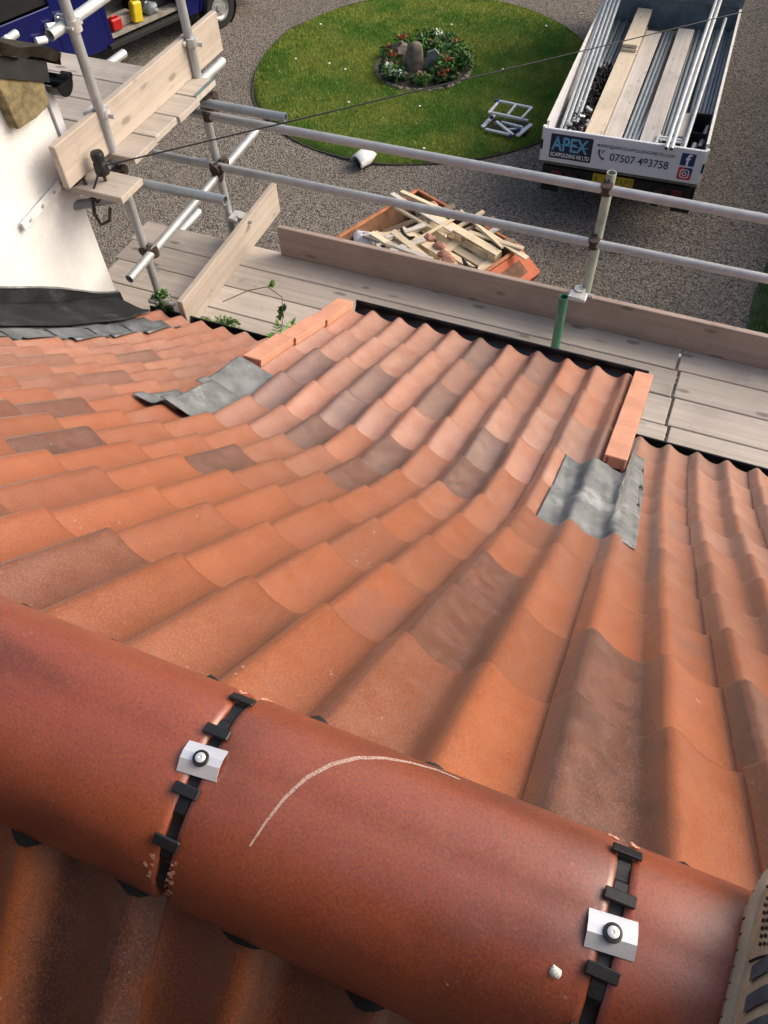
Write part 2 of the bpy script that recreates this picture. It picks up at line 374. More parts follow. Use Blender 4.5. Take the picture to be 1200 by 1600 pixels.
M['orange'] = simple('orange_skip', (.42, .070, .006), .6, .0, var=.2, scale=8, dirt=(.33, .06, .02))
M['skipin'] = simple('brown_skip_inside', (.17, .085, .045), .8, .1, var=.4, scale=8, dirt=(.09, .05, .03))
M['bag'] = simple('white_bag', (.62, .63, .68), .6, var=.25, scale=14)
M['bluebag'] = simple('blue_bag', (.06, .09, .24), .6, var=.2)
M['brick'] = simple('brick_rubble', (.38, .19, .14), .9, var=.3)
M['chimney'] = simple('sooty_brick', (.11, .06, .045), .9, var=.4, scale=9)
M['bluecap'] = simple('blue_end_cap', (.015, .06, .20), .4, var=.1)
M['alu_ladder'] = simple('aluminium_ladder', (.66, .68, .70), .35, .4, var=.12)
M['hedge_soil'] = simple('grass_verge', (.028, .050, .016), .95, var=.5, scale=6, bump=.6)
M['housewall'] = simple('house_render', (.58, .55, .50), .9, var=.1)
M['trouser'] = simple('navy_trouser', (.008, .009, .022), .9, var=.3, scale=300, bump=.3)
M['shoe'] = simple('tan_suede', (.60, .45, .28), .9, var=.25, scale=40, bump=.35, dirt=(.44, .33, .19))
M['sole'] = simple('tan_rubber', (.60, .48, .32), .8, var=.2, scale=30)
M['stripe'] = simple('grey_stripe', (.085, .095, .11), .75, var=.3, scale=60, bump=.3)
M['stitch'] = simple('dark_seam', (.05, .033, .025), .9, var=.2)
k = NT('chalk'); c = k.coord(); al = k.ramp(k.noise(c, 420, 3, .7), .30, .55, .25, 1.0); mt = k.out((.66, .50, .44), .95, 0, .1); k.l(k.math('MULTIPLY', al, .6), k.b.inputs['Alpha']); M['chalk'] = mt
k = NT('scrape'); c = k.coord(); al = k.ramp(k.noise(c, 150, 4, .75), .54, .62); mt = k.out((.58, .29, .21), .95, 0, .1); k.l(al, k.b.inputs['Alpha']); M['scrape'] = mt

# ------------------------------------------------------------------ the ground
gm = MB(); gm.add([(-150, -150, -6.7), (150, -150, -6.7), (150, 150, -6.7), (-150, 150, -6.7)], [(0, 1, 2, 3)])
ground = gm.build('gravel_ground', M['gravel'], kind='structure', label='wide drive of brown and grey gravel below the scaffold')
# loose stones
N = 60000
px = rng.uniform(-11.5, 1.6, N); py = rng.uniform(6.2, 17.5, N)
keep = ((px+5.05)**2+(py-13.28)**2 > 2.98**2)
px, py = px[keep], py[keep]; N = len(px)
sz = rng.uniform(.006, .014, N)*np.where(rng.random(N) < .02, 1.7, 1)
OCT = np.array([(1, 0, 0), (0, 1, 0), (-1, 0, 0), (0, -1, 0), (0, 0, .75), (0, 0, -.5)], float)
V = OCT[None]*sz[:, None, None]*rng.uniform(.6, 1.3, (N, 6, 1)); ang = rng.uniform(0, 6.28, N); ca, sa = np.cos(ang)[:, None], np.sin(ang)[:, None]
V = np.stack([V[..., 0]*ca-V[..., 1]*sa, V[..., 0]*sa+V[..., 1]*ca, V[..., 2]], -1)
V[..., 0] += px[:, None]; V[..., 1] += py[:, None]; V[..., 2] += -6.7+.003
FO = np.array([(0, 1, 4), (1, 2, 4), (2, 3, 4), (3, 0, 4)])
Fc = (FO[None]+6*np.arange(N)[:, None, None]).reshape(-1, 3)
link('gravel', np_mesh('gravel', V.reshape(-1, 3), Fc, M['pebble']), kind='stuff', label='loose brown and grey stones of the gravel drive', cat='gravel')
# lawn: a low round mound with a cut edge
LC = Vector((-5.05, 13.28, -6.7)); LR = 2.90
def wob(t): return LR*(1+.010*math.sin(3*t+1)+.006*math.sin(7*t)+.004*math.sin(13*t+2))
m = MB(); n = 96
vs = []; fs = []
for (q, z) in ((1.0, -.0), (.985, .045), (.9, .075), (.6, .10), (.3, .115), (.0, .12)):
    for i in range(n): t = 2*math.pi*i/n; rr = wob(t)*q; vs.append((LC.x+rr*math.cos(t), LC.y+rr*math.sin(t), -6.7+z))
for j in range(5):
    for i in range(n): fs.append((j*n+i, j*n+(i+1) % n, (j+1)*n+(i+1) % n, (j+1)*n+i))
m.add(vs, fs); m.build('lawn', M['lawn'], smooth=60, kind='structure', label='round patch of mown lawn in the gravel')
m = MB(); vs = []; fs = []
for (q, z) in ((1.003, -.0), (1.003, .03), (1.009, .03), (1.009, 0)):
    for i in range(n): t = 2*math.pi*i/n; rr = wob(t)*q; vs.append((LC.x+rr*math.cos(t), LC.y+rr*math.sin(t), -6.7+z+.01*math.sin(11*t)))
for j in range(3):
    for i in range(n): fs.append((j*n+i, j*n+(i+1) % n, (j+1)*n+(i+1) % n, (j+1)*n+i))
m.add(vs, fs); m.build('lawn_edging', M['kerb'], label='dark worn edging strip round the lawn', cat='edging')
def lawn_z(d): return -6.7+float(np.interp(d/LR, [0, .3, .6, .9, .985, 1], [.12, .115, .10, .075, .045, 0]))
N = 90000
rr = LR*np.sqrt(rng.uniform(.068, .985, N)); tt = rng.uniform(0, 2*np.pi, N)
bx_, by_ = LC.x+rr*np.cos(tt), LC.y+rr*np.sin(tt); bz_ = -6.7+np.interp(rr/LR, [0, .3, .6, .9, .985, 1], [.12, .115, .10, .075, .045, 0])
hh = rng.uniform(.018, .045, N); aa = rng.uniform(0, 6.28, N); ww = rng.uniform(.003, .006, N); le = rng.uniform(-.02, .02, (N, 2))
V = np.zeros((N, 3, 3)); V[:, 0] = np.stack([bx_-ww*np.cos(aa), by_-ww*np.sin(aa), bz_-.004], 1); V[:, 1] = np.stack([bx_+ww*np.cos(aa), by_+ww*np.sin(aa), bz_-.004], 1)
V[:, 2] = np.stack([bx_+le[:, 0], by_+le[:, 1], bz_+hh], 1)
link('grass', np_mesh('grass', V.reshape(-1, 3), np.arange(3*N).reshape(-1, 3), M['grass']), kind='stuff', label='short mown grass of the round lawn', cat='grass')
# right-hand verge of rough grass and a hedge added beyond the frame for its shade
m = MB(); m.grid(lambda u, v_: (.98+u*6+.10*math.sin(v_*17)*(1-u), 5.0+v_*14, -6.7+.02+.10*min(1, u*6)), 8, 40)
m.build('grass_verge', M['hedge_soil'], smooth=60, kind='structure', label='dark strip of rough grass along the right edge of the drive')
def leaf_cloud(center, rad, N, size, seed=0, shell=.5):
    g = np.random.default_rng(seed); d = g.normal(size=(N, 3)); d /= np.linalg.norm(d, axis=1)[:, None]
    r_ = g.uniform(shell, 1, N)**.6; c = np.array(center)+d*r_[:, None]*np.array(rad)*(1+.18*np.sin(d[:, 0:1]*7+seed)*np.cos(d[:, 1:2]*6))
    t1 = g.normal(size=(N, 3)); t1 /= np.linalg.norm(t1, axis=1)[:, None]; t2 = np.cross(t1, g.normal(size=(N, 3))); t2 /= np.linalg.norm(t2, axis=1)[:, None]
    s = (size*g.uniform(.6, 1.4, N))[:, None]
    V = np.stack([c-t1*s, c+t2*s*.45, c+t1*s, c-t2*s*.45], 1); return V
def leaf_mesh(name, V, mat): return np_mesh(name, V.reshape(-1, 3), np.arange(len(V)*4).reshape(-1, 4), mat)
g = np.random.default_rng(4); N = 9000
c = np.stack([1.0+.10*np.sin(np.linspace(0, 40, N))+g.uniform(0, 1.4, N)**1.0, g.uniform(5.2, 16, N), np.full(N, -6.58)], 1)
V = np.zeros((N, 3, 3)); le = g.uniform(-.10, .10, (N, 2)); V[:, 0] = c+[-.007, 0, 0]; V[:, 1] = c+[.007, .004, 0]; V[:, 2] = c; V[:, 2, :2] += le; V[:, 2, 2] += g.uniform(.05, .22, N)
link('rough_grass', np_mesh('rough_grass', V.reshape(-1, 3), np.arange(3*N).reshape(-1, 3), M['leaf']), kind='stuff', label='long dark blades of rough grass on the verge at the right', cat='grass')
# the hedge
hd = empty('hedge', (2.9, 12, -6.7), label='tall dark clipped hedge on the verge right of the drive', cat='hedge')  # added out of view to cast shade over the right of the drive
V = np.concatenate([leaf_cloud((0, -6+i*1.1, 1.7), (.95, .9, 1.6), 2600, .07, i, .35) for i in range(15)])
link('foliage', leaf_mesh('foliage', V, M['leaf_dark']), hd)
for i in range(12): MB().tube((random.uniform(-.2, .2), -6+i*1.3, 0), (random.uniform(-.3, .3), -6+i*1.3, 1.6), .04, 7, r1=.02).build('stem', M['stem'], hd)

# ------------------------------------------------------------------ the tiled roof
W = .15; X0 = -.1105                                    # one wave of the tile; x of the wave next to the right-hand verge
MIDR = [(3.093, -2.836), (2.77, -2.701), (2.455, -2.557), (2.148, -2.425), (1.888, -2.318)]
COMR = [(1.634, -2.167), (1.380, -1.955), (1.128, -1.724), (.868, -1.484), (.605, -1.238), (.350, -1.001)]
def side_rows():
    y, z = COMR[0]; out = []
    for a_ in (41, 40, 38, 36, 34, 32):
        y += .318*math.cos(math.radians(a_)); z -= .318*math.sin(math.radians(a_)); out.append((y, z))
    return out[::-1]                                    # eave first
SIDR = side_rows()
CP = [(0, 1), (.09, .90), (.18, .66), (.28, .42), (.40, .20), (.52, .07), (.64, .0), (.73, .04), (.80, .22), (.87, .58), (.94, .90), (1, 1)]
HW = .037
def prof(u):
    """height of the tile wave (0 crest, -HW trough); u in waves"""
    u = u-math.floor(u)
    for i in range(len(CP)-1):
        if u <= CP[i+1][0]: break
    def P(j):
        n_ = len(CP)-1; s_ = j//n_; return (CP[j % n_][0]+s_, CP[j % n_][1])
    p0, p1, p2, p3 = P(i-1), P(i), P(i+1), P(i+2); t = (u-p1[0])/(p2[0]-p1[0])
    m1 = (p2[1]-p0[1])/(p2[0]-p0[0])*(p2[0]-p1[0]); m2 = (p3[1]-p1[1])/(p3[0]-p1[0])*(p2[0]-p1[0])
    h = (2*t**3-3*t**2+1)*p1[1]+(t**3-2*t**2+t)*m1+(-2*t**3+3*t**2)*p2[1]+(t**3-t**2)*m2
    return (h-1)*HW
def tile_mesh(name, u0, u1, L, lip=True, nx=None):
    """local x along the ridge, -y up the slope from the tail, z out of the roof"""
    m = MB(); nx = nx or int((u1-u0)*15)+1; us = [u0+(u1-u0)*i/(nx-1) for i in range(nx)]
    def zz(u):
        e = max(0, 1-max(0, u-u0)/.30) if lip else 0
        return prof(u)+.006*e
    rows = [(-.001, -.016), (-.002, -.004), (.003, -.0006), (.012, 0), (L*.5, .0005), (L, 0)]
    vs = [(u*W, -y, zz(u)+dz) for (y, dz) in rows for u in us]
    fs = [(j*nx+i+1, j*nx+i, (j+1)*nx+i, (j+1)*nx+i+1) for j in range(len(rows)-1) for i in range(nx-1)]
    m.add(vs, fs)
    if lip:
        vs = [(us[0]*W+dx, -y, zz(us[0])+d+q) for (dx, d) in ((0, 0), (-.0012, -.003), (0, -.014)) for (y, q) in rows[1:]]; nr = len(rows)-1
        m.add(vs, [(j*nr+i, j*nr+i+1, (j+1)*nr+i+1, (j+1)*nr+i) for j in range(2) for i in range(nr-1)])
    return m
TM = tile_mesh('tile', -.235, 1.80, .42).mesh('tile', M['tile'], 50)
def tile_matrix(x, T, P, flip=1):
    """T tail point (y,z) crest, P point further up the slope the tile runs to"""
    d = Vector((0, T[0]-P[0], T[1]-P[1])).normalized(); nx_ = Vector((1, 0, 0))*flip; nz = nx_.cross(d)
    return Matrix(((nx_.x, d.x, nz.x, x), (nx_.y, d.y, nz.y, T[0]), (nx_.z, d.z, nz.z, T[1]), (0, 0, 0, 1)))
roof = empty('tiled_roof', (0, 0, 0), label='orange clay tiled roof with dark streaked tiles falling from the ridge to the eaves', cat='roof')
DARK = {(-9, 2): .95, (-9, 3): .95, (-7, 2): .95, (-5, 2): .9, (-7, 3): .95, (-7, 4): 1.0, (-5, 4): 1.0, (-5, 5): .95, (-3, 3): 1.0, (-3, 4): .95, (-5, 0): .95, (-3, 0): .9,
        (-1, 7): .9, (-1, 8): .8, (1, 8): .95, (1, 9): 1.0, (-5, 1): .45, (-7, 6): .9, (-11, 6): .85, (-11, 7): .6, (-9, 7): .95, (-13, 4): .75, (-13, 5): .3, (-15, 4): .5,
        (-5, 9): .55, (-7, 9): .7, (-3, 9): .2, (-7, 8): .35, (3, 8): .85, (3, 9): .55, (1, 7): 0, (-3, 8): .15, (-3, 7): .05, (-5, 8): .15, (-1, 9): .55, (-13, 2): .4, (-15, 2): .8, (-11, 3): .5, (-19, 0): .5}
DUSK = {(-3, 8): .95, (1, 7): .9, (1, 6): .5, (3, 6): .8, (-5, 7): .3, (-3, 2): .5, (1, 3): .8, (3, 4): .9, (5, 6): .7, (3, 2): .7, (5, 3): .6}
def course(rows, i, k0, k1, up, jit=1.0, me=None):
    T = rows[i]; U = up
    d = Vector((U[0]-T[0], U[1]-T[1])).normalized(); nn = Vector((-d.y, d.x)) if d.x < 0 else Vector((d.y, -d.x))
    nn = Vector((d.y, -d.x)); nn = nn if nn.y > 0 else -nn
    P = (U[0]-nn.x*.019, U[1]-nn.y*.019); return T, P
def put_tile(k, row, T, P, me=None, seedtone=0):
    o = link('tile', me or TM, roof); j = random.uniform
    Mx = tile_matrix(X0+k*W, T, P) @ Matrix.Translation((j(-.0015, .0015), j(-.006, .006), j(0, .003))) @ Euler((j(-.004, .004), j(-.006, .006), j(-.006, .006))).to_matrix().to_4x4()
    o.matrix_world = Mx
    o['dark'] = .9*DARK.get((k, row), random.choice([0, 0, 0, 0, 0, .1, .2, .35])); o['dusk'] = DUSK.get((k, row), random.choice([0, 0, 0, .2, .4]))
    o['dust'] = random.uniform(.6, 1.2)*DUST_SHEEN[min(row, 40) if row < 40 else 0]
    return o
DUST_SHEEN = {-1: .26, 0: .30, 1: .30, 2: .28, 3: .25, 4: .18, 5: .13, 6: .08, 7: .05, 8: .03, 9: .01}  # dusty bloom plus sheen painted into the colour, strongest on the lower courses
# upper courses (rows 5-9) right across the roof
LIM = {9: (-17, 7), 8: (-19, 7), 7: (-21, 7), 6: (-23, 7), 5: (-23, 7)}
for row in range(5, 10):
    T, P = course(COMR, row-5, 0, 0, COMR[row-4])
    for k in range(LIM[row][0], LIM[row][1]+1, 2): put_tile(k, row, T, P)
# middle strip, rows 0-4
MID_ALL = MIDR+[COMR[0]]
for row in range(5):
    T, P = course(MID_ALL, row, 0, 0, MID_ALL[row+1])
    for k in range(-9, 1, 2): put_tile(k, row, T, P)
# the narrow pan tile beside the left verge of the strip
VP = tile_mesh('pan', -1.02, -.16, .42, False).mesh('tile', M['tile'], 50)
for row in range(4):
    T, P = course(MID_ALL, row, 0, 0, MID_ALL[row+1]); o = put_tile(-9, row+40, (T[0], T[1]-.001), P, VP); o['dark'] = 0.0; o['dusk'] = 0.0
# side roofs, one more course
SID_ALL = SIDR+[COMR[0]]
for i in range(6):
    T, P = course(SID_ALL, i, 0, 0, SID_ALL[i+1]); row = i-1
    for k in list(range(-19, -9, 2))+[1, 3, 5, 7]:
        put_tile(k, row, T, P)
# the slope behind the ridge, falling towards the photographer
BY, BZ = .205, -.862                                     # where the two slopes of wave crests would meet
cs, sn = math.cos(math.radians(43)), math.sin(math.radians(43))
for q, k0 in ((0, -9), (1, -9), (2, -9)):
    dtop = .168+.345*q; dt = dtop+.345
    T = (BY-cs*dt, BZ-sn*dt); P = (BY-cs*(dt-.34)-sn*.012, BZ-sn*(dt-.34)-cs*.012)
    for k in range(-14, 8, 2):
        o = link('tile', TM, roof); o.matrix_world = tile_matrix(X0+k*W+.03, T, P, -1)
        o['dark'] = [.9, .2, .5, .95, .1, .3][(k+14) % 6]; o['dusk'] = random.choice([.8, 1.0]); o['dust'] = 0.0  # darker tint on these tiles deepens the slope's shade in the colour
# dark underlay below the tiles
def surf_rows(rows, off):
    pts = [(y, z-off) for (y, z) in rows]; return pts
m = MB()
def strip(rows, x0, x1, off, yend=0.0):
    r_ = [(y, z-off) for (y, z) in rows]
    for p_, q_ in zip(r_[:-1], r_[1:]): m.add([(x0, p_[0], p_[1]), (x1, p_[0], p_[1]), (x1, q_[0], q_[1]), (x0, q_[0], q_[1])], [(0, 1, 2, 3)])
strip([(y-.05, z+.02) for (y, z) in MIDR[:1]]+MID_ALL[1:], X0-10.2*W, X0+.7*W, .11)
strip([(y-.03, z+.02) for (y, z) in SID_ALL[:1]]+SID_ALL[1:], -3.24, X0-9.9*W, .105); strip([(y-.03, z+.02) for (y, z) in SID_ALL[:1]]+SID_ALL[1:], X0+.2*W, 1.4, .105)
strip(COMR+[(BY, BZ)], -4.2, 1.4, .105); strip([(BY, BZ), (BY-cs*1.2, BZ-sn*1.2)], -4.2, 1.4, .105)
m.build('underlay', M['deck'], roof)
# verge cloaks: three overlapping capping units down each side of the middle strip
for side, xa, xb in ((1, X0+.030, X0+.118), (-1, X0-9*W-.205, X0-9*W-.115)):
    for q in range(3):
        A = MIDR[q]; B = MIDR[q+1]; d = Vector((0, B[0]-A[0], B[1]-A[1])); L = d.length-.026; d = -d.normalized(); nz = Vector((1, 0, 0)).cross(d)
        mm = MB(); w_ = xb-xa; t_ = .012
        hz = .024
        def pt(x, y, z): return (x, y, z+hz)
        sgn = side
        xo = w_ if sgn > 0 else 0.0; xi = 0.0 if sgn > 0 else w_
        poly = [(xi, 0), (xo, 0), (xo, -.09), (xo-sgn*t_, -.09), (xo-sgn*t_, -t_), (xi, -t_)] if sgn > 0 else [(xi, 0), (xi, -t_), (xo+t_, -t_), (xo+t_, -.09), (xo, -.09), (xo, 0)]
        rows_ = []
        mm.prism([(a_, -.001, b_) for (a_, b_) in poly], (0, -L, 0))
        mm.prism([(xi-sgn*.0, .0, -t_), (xi+sgn*.012, .0, -t_), (xi+sgn*.012, .0, -.034), (xi, .0, -.034)], (0, -L, 0))
        mm.box((w_/2+sgn*.004, -L+.02, -.03), (w_-.022, .03, .045))
        o = mm.build('verge_unit', M['verge'], roof)
        o.matrix_world = Matrix(((1, d.x, nz.x, xa), (0, d.y, nz.y, A[0]), (0, d.z, nz.z, A[1]), (0, 0, 0, 1))) @ Matrix.Translation((0, 0, hz)) @ Euler((.034, 0, 0)).to_matrix().to_4x4()
        bv = o.modifiers.new('bevel', 'BEVEL'); bv.width = .003; bv.segments = 2
# black gutters under the three eaves
def gutter(name, x0, x1, y, z):
    mm = MB(); n_ = 10; vs = []; 
    pr = [(-.058+0, .0)]+[(-.055*math.cos(math.pi*i/n_), -.055*math.sin(math.pi*i/n_)) for i in range(n_+1)]+[(.058, 0.004)]
    for x in (x0, x1): vs += [(x, y+a_, z+b_) for (a_, b_) in pr]
    c_ = len(pr); fs = [(i, i+1, c_+i+1, c_+i) for i in range(c_-1)]
    mm.add(vs, fs); mm.add([(x, y+a_*.94, z+b_*.94+.001) for x in (x0, x1) for (a_, b_) in pr], [f_[::-1] for f_ in fs])
    mm.box(((x0+x1)/2, y+.058, z+.001), (x1-x0, .009, .012))
    return mm.build(name, M['gutter'], roof, 40)
gutter('gutter', X0-9.9*W, X0+.62*W, 3.115, -2.872)
gutter('gutter', X0+.75*W, 1.4, 3.165, -3.372); gutter('gutter', -3.10, X0-9.9*W, 3.165, -3.372)
m = MB(); m.box((-.85, 3.02, -3.03), (1.62, .02, .20)); m.build('fascia', M['deck'], roof)
for xx in (X0+.45*W, X0-10.35*W):
    m = MB(); m.prism([(xx, 3.02, -2.93), (xx, 1.9, -2.46), (xx, 1.9, -2.6), (xx, 3.02, -3.5)], (.015, 0, 0)); m.build('strip_cheek', M['deck'], roof)

# ---- lead at the upper corners of the strip
def plane_z(rows, y):
    ys = [q[0] for q in rows][::-1]; zs = [q[1] for q in rows][::-1]; return float(np.interp(y, ys, zs))
MR = MIDR+COMR; SR = SIDR+COMR
def surf(rows, x, y, soft=1.0):
    u = (x-X0)/W; return plane_z(rows, y)+prof(u)*soft
def lap(rows, y):
    """how far a tile's face lies under the line of the tails at y"""
    for (p_, q_) in zip(rows[:-1], rows[1:]):
        if q_[0] <= y <= p_[0]: return -.019*(p_[0]-y)/(p_[0]-q_[0])
    return 0.0
def sm(t, a_, b_):
    t = min(1, max(0, (t-a_)/(b_-a_))); return t*t*(3-2*t)
def rightlead(u, v_):
    kk = -.72+u*2.2; x = X0+kk*W
    y0 = 1.600; y1 = 2.13+.015*math.sin(kk*5)+(sm(kk, .80, .95)*.70)-.45*sm(kk, 1.28, 1.5)
    y = y0+(y1-y0)*v_
    zm = surf(MR, x, y)+lap(MR, max(y, 1.636))+.006; zs = surf(SR, x, y)+lap(SR, max(y, 1.636))+.013
    t = sm(kk, .82, 1.0); z = zm*(1-t)+zs*t+.0012*math.sin(kk*21+v_*13)+.0008*math.sin(v_*40+kk*5)
    return (x, y, z)
m = MB(); m.grid(rightlead, 64, 70)
o = m.build('lead_flashing', M['lead'], roof, 60); s_ = o.modifiers.new('thick', 'SOLIDIFY'); s_.thickness = .003; s_.offset = 1
for (ka, kb, ya, yb, dz) in ((-10.3, -9.18, 1.83, 2.150, .004), (-10.0, -9.16, 1.575, 1.87, .008), (-10.85, -9.66, 1.575, 1.80, .006)):
    def leftlead(u, v_, ka=ka, kb=kb, ya=ya, yb=yb, dz=dz):
        if ka > -10.5: return (X0+(ka+(kb-ka)*u)*W, ya+(yb-ya)*v_, plane_z(MR, ya+(yb-ya)*v_)+lap(MR, ya+(yb-ya)*v_)+.030+dz-.064*sm(u, -.1, 1.05)+.0012*math.sin(u*13+v_*9))
        kk = ka+(kb-ka)*u; x = X0+kk*W; y = ya+(yb-ya)*v_+.03*(1-u)*0
        zs = surf(SR, x, y, .8)+lap(SR, y)+.010+dz; zm = plane_z(MR, y)-.022+dz*.6+.05*(kk+9.2)*0; t = 0.0 if ka < -10.5 else sm(u, 0, .12)*.92+.08*u
        return (x, y, zs*(1-t)+zm*t*1.0+.0015*math.sin(kk*17+v_*9))
    m = MB(); m.grid(leftlead, 22, 14)
    o = m.build('lead_soaker', M['lead'], roof, 60); s_ = o.modifiers.new('thick', 'SOLIDIFY'); s_.thickness = .003; s_.offset = 1

# ---- ridge
RY, RZ0 = .205, -1.000                                    # centre line, springing height
RR, RRF, RH = .138, .109, .118
def ridge_pt(t, x, off=0.0, end=0.0):
    """t 0..pi from the far edge over the top to the near edge"""
    e = 1+off/RR
    cy, sz = math.cos(t), math.sin(t)
    return (x, RY+((RRF if cy > 0 else RR)+off)*cy*(1-.03*sz), RZ0+(RH+off)*(sz**.92 if sz > 0 else 0)+.012*(1-cy)*.5+.024*max(0, cy))
JX = [-1.705, -1.248, -.790, -.333, .119, .575, 1.035]
for q in range(6):
    xa, xb = JX[q]+.0072, JX[q+1]-.0072; mm = MB(); n_ = 40; xs = [xa, xa+.0025, xa+.008]+[xa+(xb-xa)*i/8 for i in range(1, 8)]+[xb-.008, xb-.0025, xb]
    ev = [-.004, -.001, 0]+[0]*7+[0, -.001, -.004]
    xc = (xa+xb)/2; org = Vector((xc, RY, RZ0))
    vs = []
    for x, e_ in zip(xs, ev):
        for i in range(n_+1):
            t = math.pi*i/n_; p_ = Vector(ridge_pt(t, x, e_))-org; vs.append(p_)
    n1 = n_+1; mm.add(vs, [(j*n1+i, (j+1)*n1+i, (j+1)*n1+i+1, j*n1+i+1) for j in range(len(xs)-1) for i in range(n_)])
    # under side and end faces
    vs = []
    for x in (xa, xb):
        for o_ in (-.004, -.016):
            for i in range(n1): vs.append(Vector(ridge_pt(math.pi*i/n_, x, o_))-org)
    mm.add(vs, [(i, i+1, n1+i+1, n1+i) for i in range(n_)]+[(2*n1+i+1, 2*n1+i, 3*n1+i, 3*n1+i+1) for i in range(n_)]+[(n1+i, n1+i+1, 3*n1+i+1, 3*n1+i) for i in range(n_)])
    for i in (0, n_):
        A = [Vector(ridge_pt(math.pi*i/n_, x, o_))-org for x in (xa, xb) for o_ in (-.001, -.016)]; mm.add(A, [(0, 1, 3, 2)])
    o = mm.build('ridge_tile', M['ridge'], roof, 50); o.location = org; o['dark'] = 0.0; o['dusk'] = 0.0
    if q == 3:                                            # chalk arc and dropping on the tile between the two visible clips
        mk = MB()
        ctrl = [(-.067, .296), (-.095, .297), (-.125, .291), (-.152, .282), (-.178, .268), (-.2, .248), (-.218, .224), (-.231, .195), (-.239, .165), (-.245, .140)]
        def on(x, y, off=.0009):
            t = math.acos(max(-1, min(1, (y-RY)/RR)))
            for _ in range(12):
                p_ = ridge_pt(t, x, off); t += (p_[1]-y)/RR*.8
            return Vector(ridge_pt(t, x, off))-org
        pts = [on(*c_) for c_ in ctrl]; vs = []; fs = []
        for i, p_ in enumerate(pts):
            d = (pts[min(i+1, len(pts)-1)]-pts[max(0, i-1)]).normalized(); nrm = Vector((0, p_.y, p_.z+.02)).normalized(); s2 = d.cross(nrm).normalized()*(.0010+.0018*(1-abs(i/4.5-1)))
            vs += [p_-s2, p_+s2]
        fs = [(2*i, 2*i+1, 2*i+3, 2*i+2) for i in range(len(pts)-1)]
        mk.add(vs, fs); mk.build('chalk_mark', M['chalk'], o, 60)
        mk = MB(); p_ = on(.079, .148, .001); rs = [.0062+random.uniform(-.0012, .0012) for _ in range(9)]
        mk.m = Matrix.Translation(p_) @ Vector((0, p_.y, p_.z)).to_track_quat('Z', 'Y').to_matrix().to_4x4()
        vs = [(0, 0, .0028)]+[(rs[i]*.6*math.cos(i*.698), rs[i]*.6*math.sin(i*.698), .0022) for i in range(9)]+[(rs[i]*math.cos(i*.698), rs[i]*math.sin(i*.698), 0) for i in range(9)]
        mk.add(vs, [(0, 1+i, 1+(i+1) % 9) for i in range(9)]+[(1+i, 10+i, 10+(i+1) % 9, 1+(i+1) % 9) for i in range(9)]); mk.build('bird_dropping', M['white_dirt'], o, 50)
# black wavy membrane that closes the ridge over the troughs
for sgn in (1, -1):
    mm = MB()
    def memb(u, v_, sgn=sgn):
        x = -2.1+u*3.3; uu = (x-X0)/W if sgn > 0 else -(x-X0-.03)/W
        edge = (.153 if sgn > 0 else .190)+.003*math.sin(uu*5.1)+.003*math.sin(uu*17.3)+(.004 if sgn > 0 else .012)
        dd = .10+(edge-.10)*v_; z = BZ-sn*dd-.0+(prof(uu)*cs)+.006
        return (x, BY+sgn*cs*dd+sgn*prof(uu)*sn, z)
    mm.grid(memb, 340, 8, sgn < 0); mm.build('ridge_membrane', M['membrane'], roof, 60)
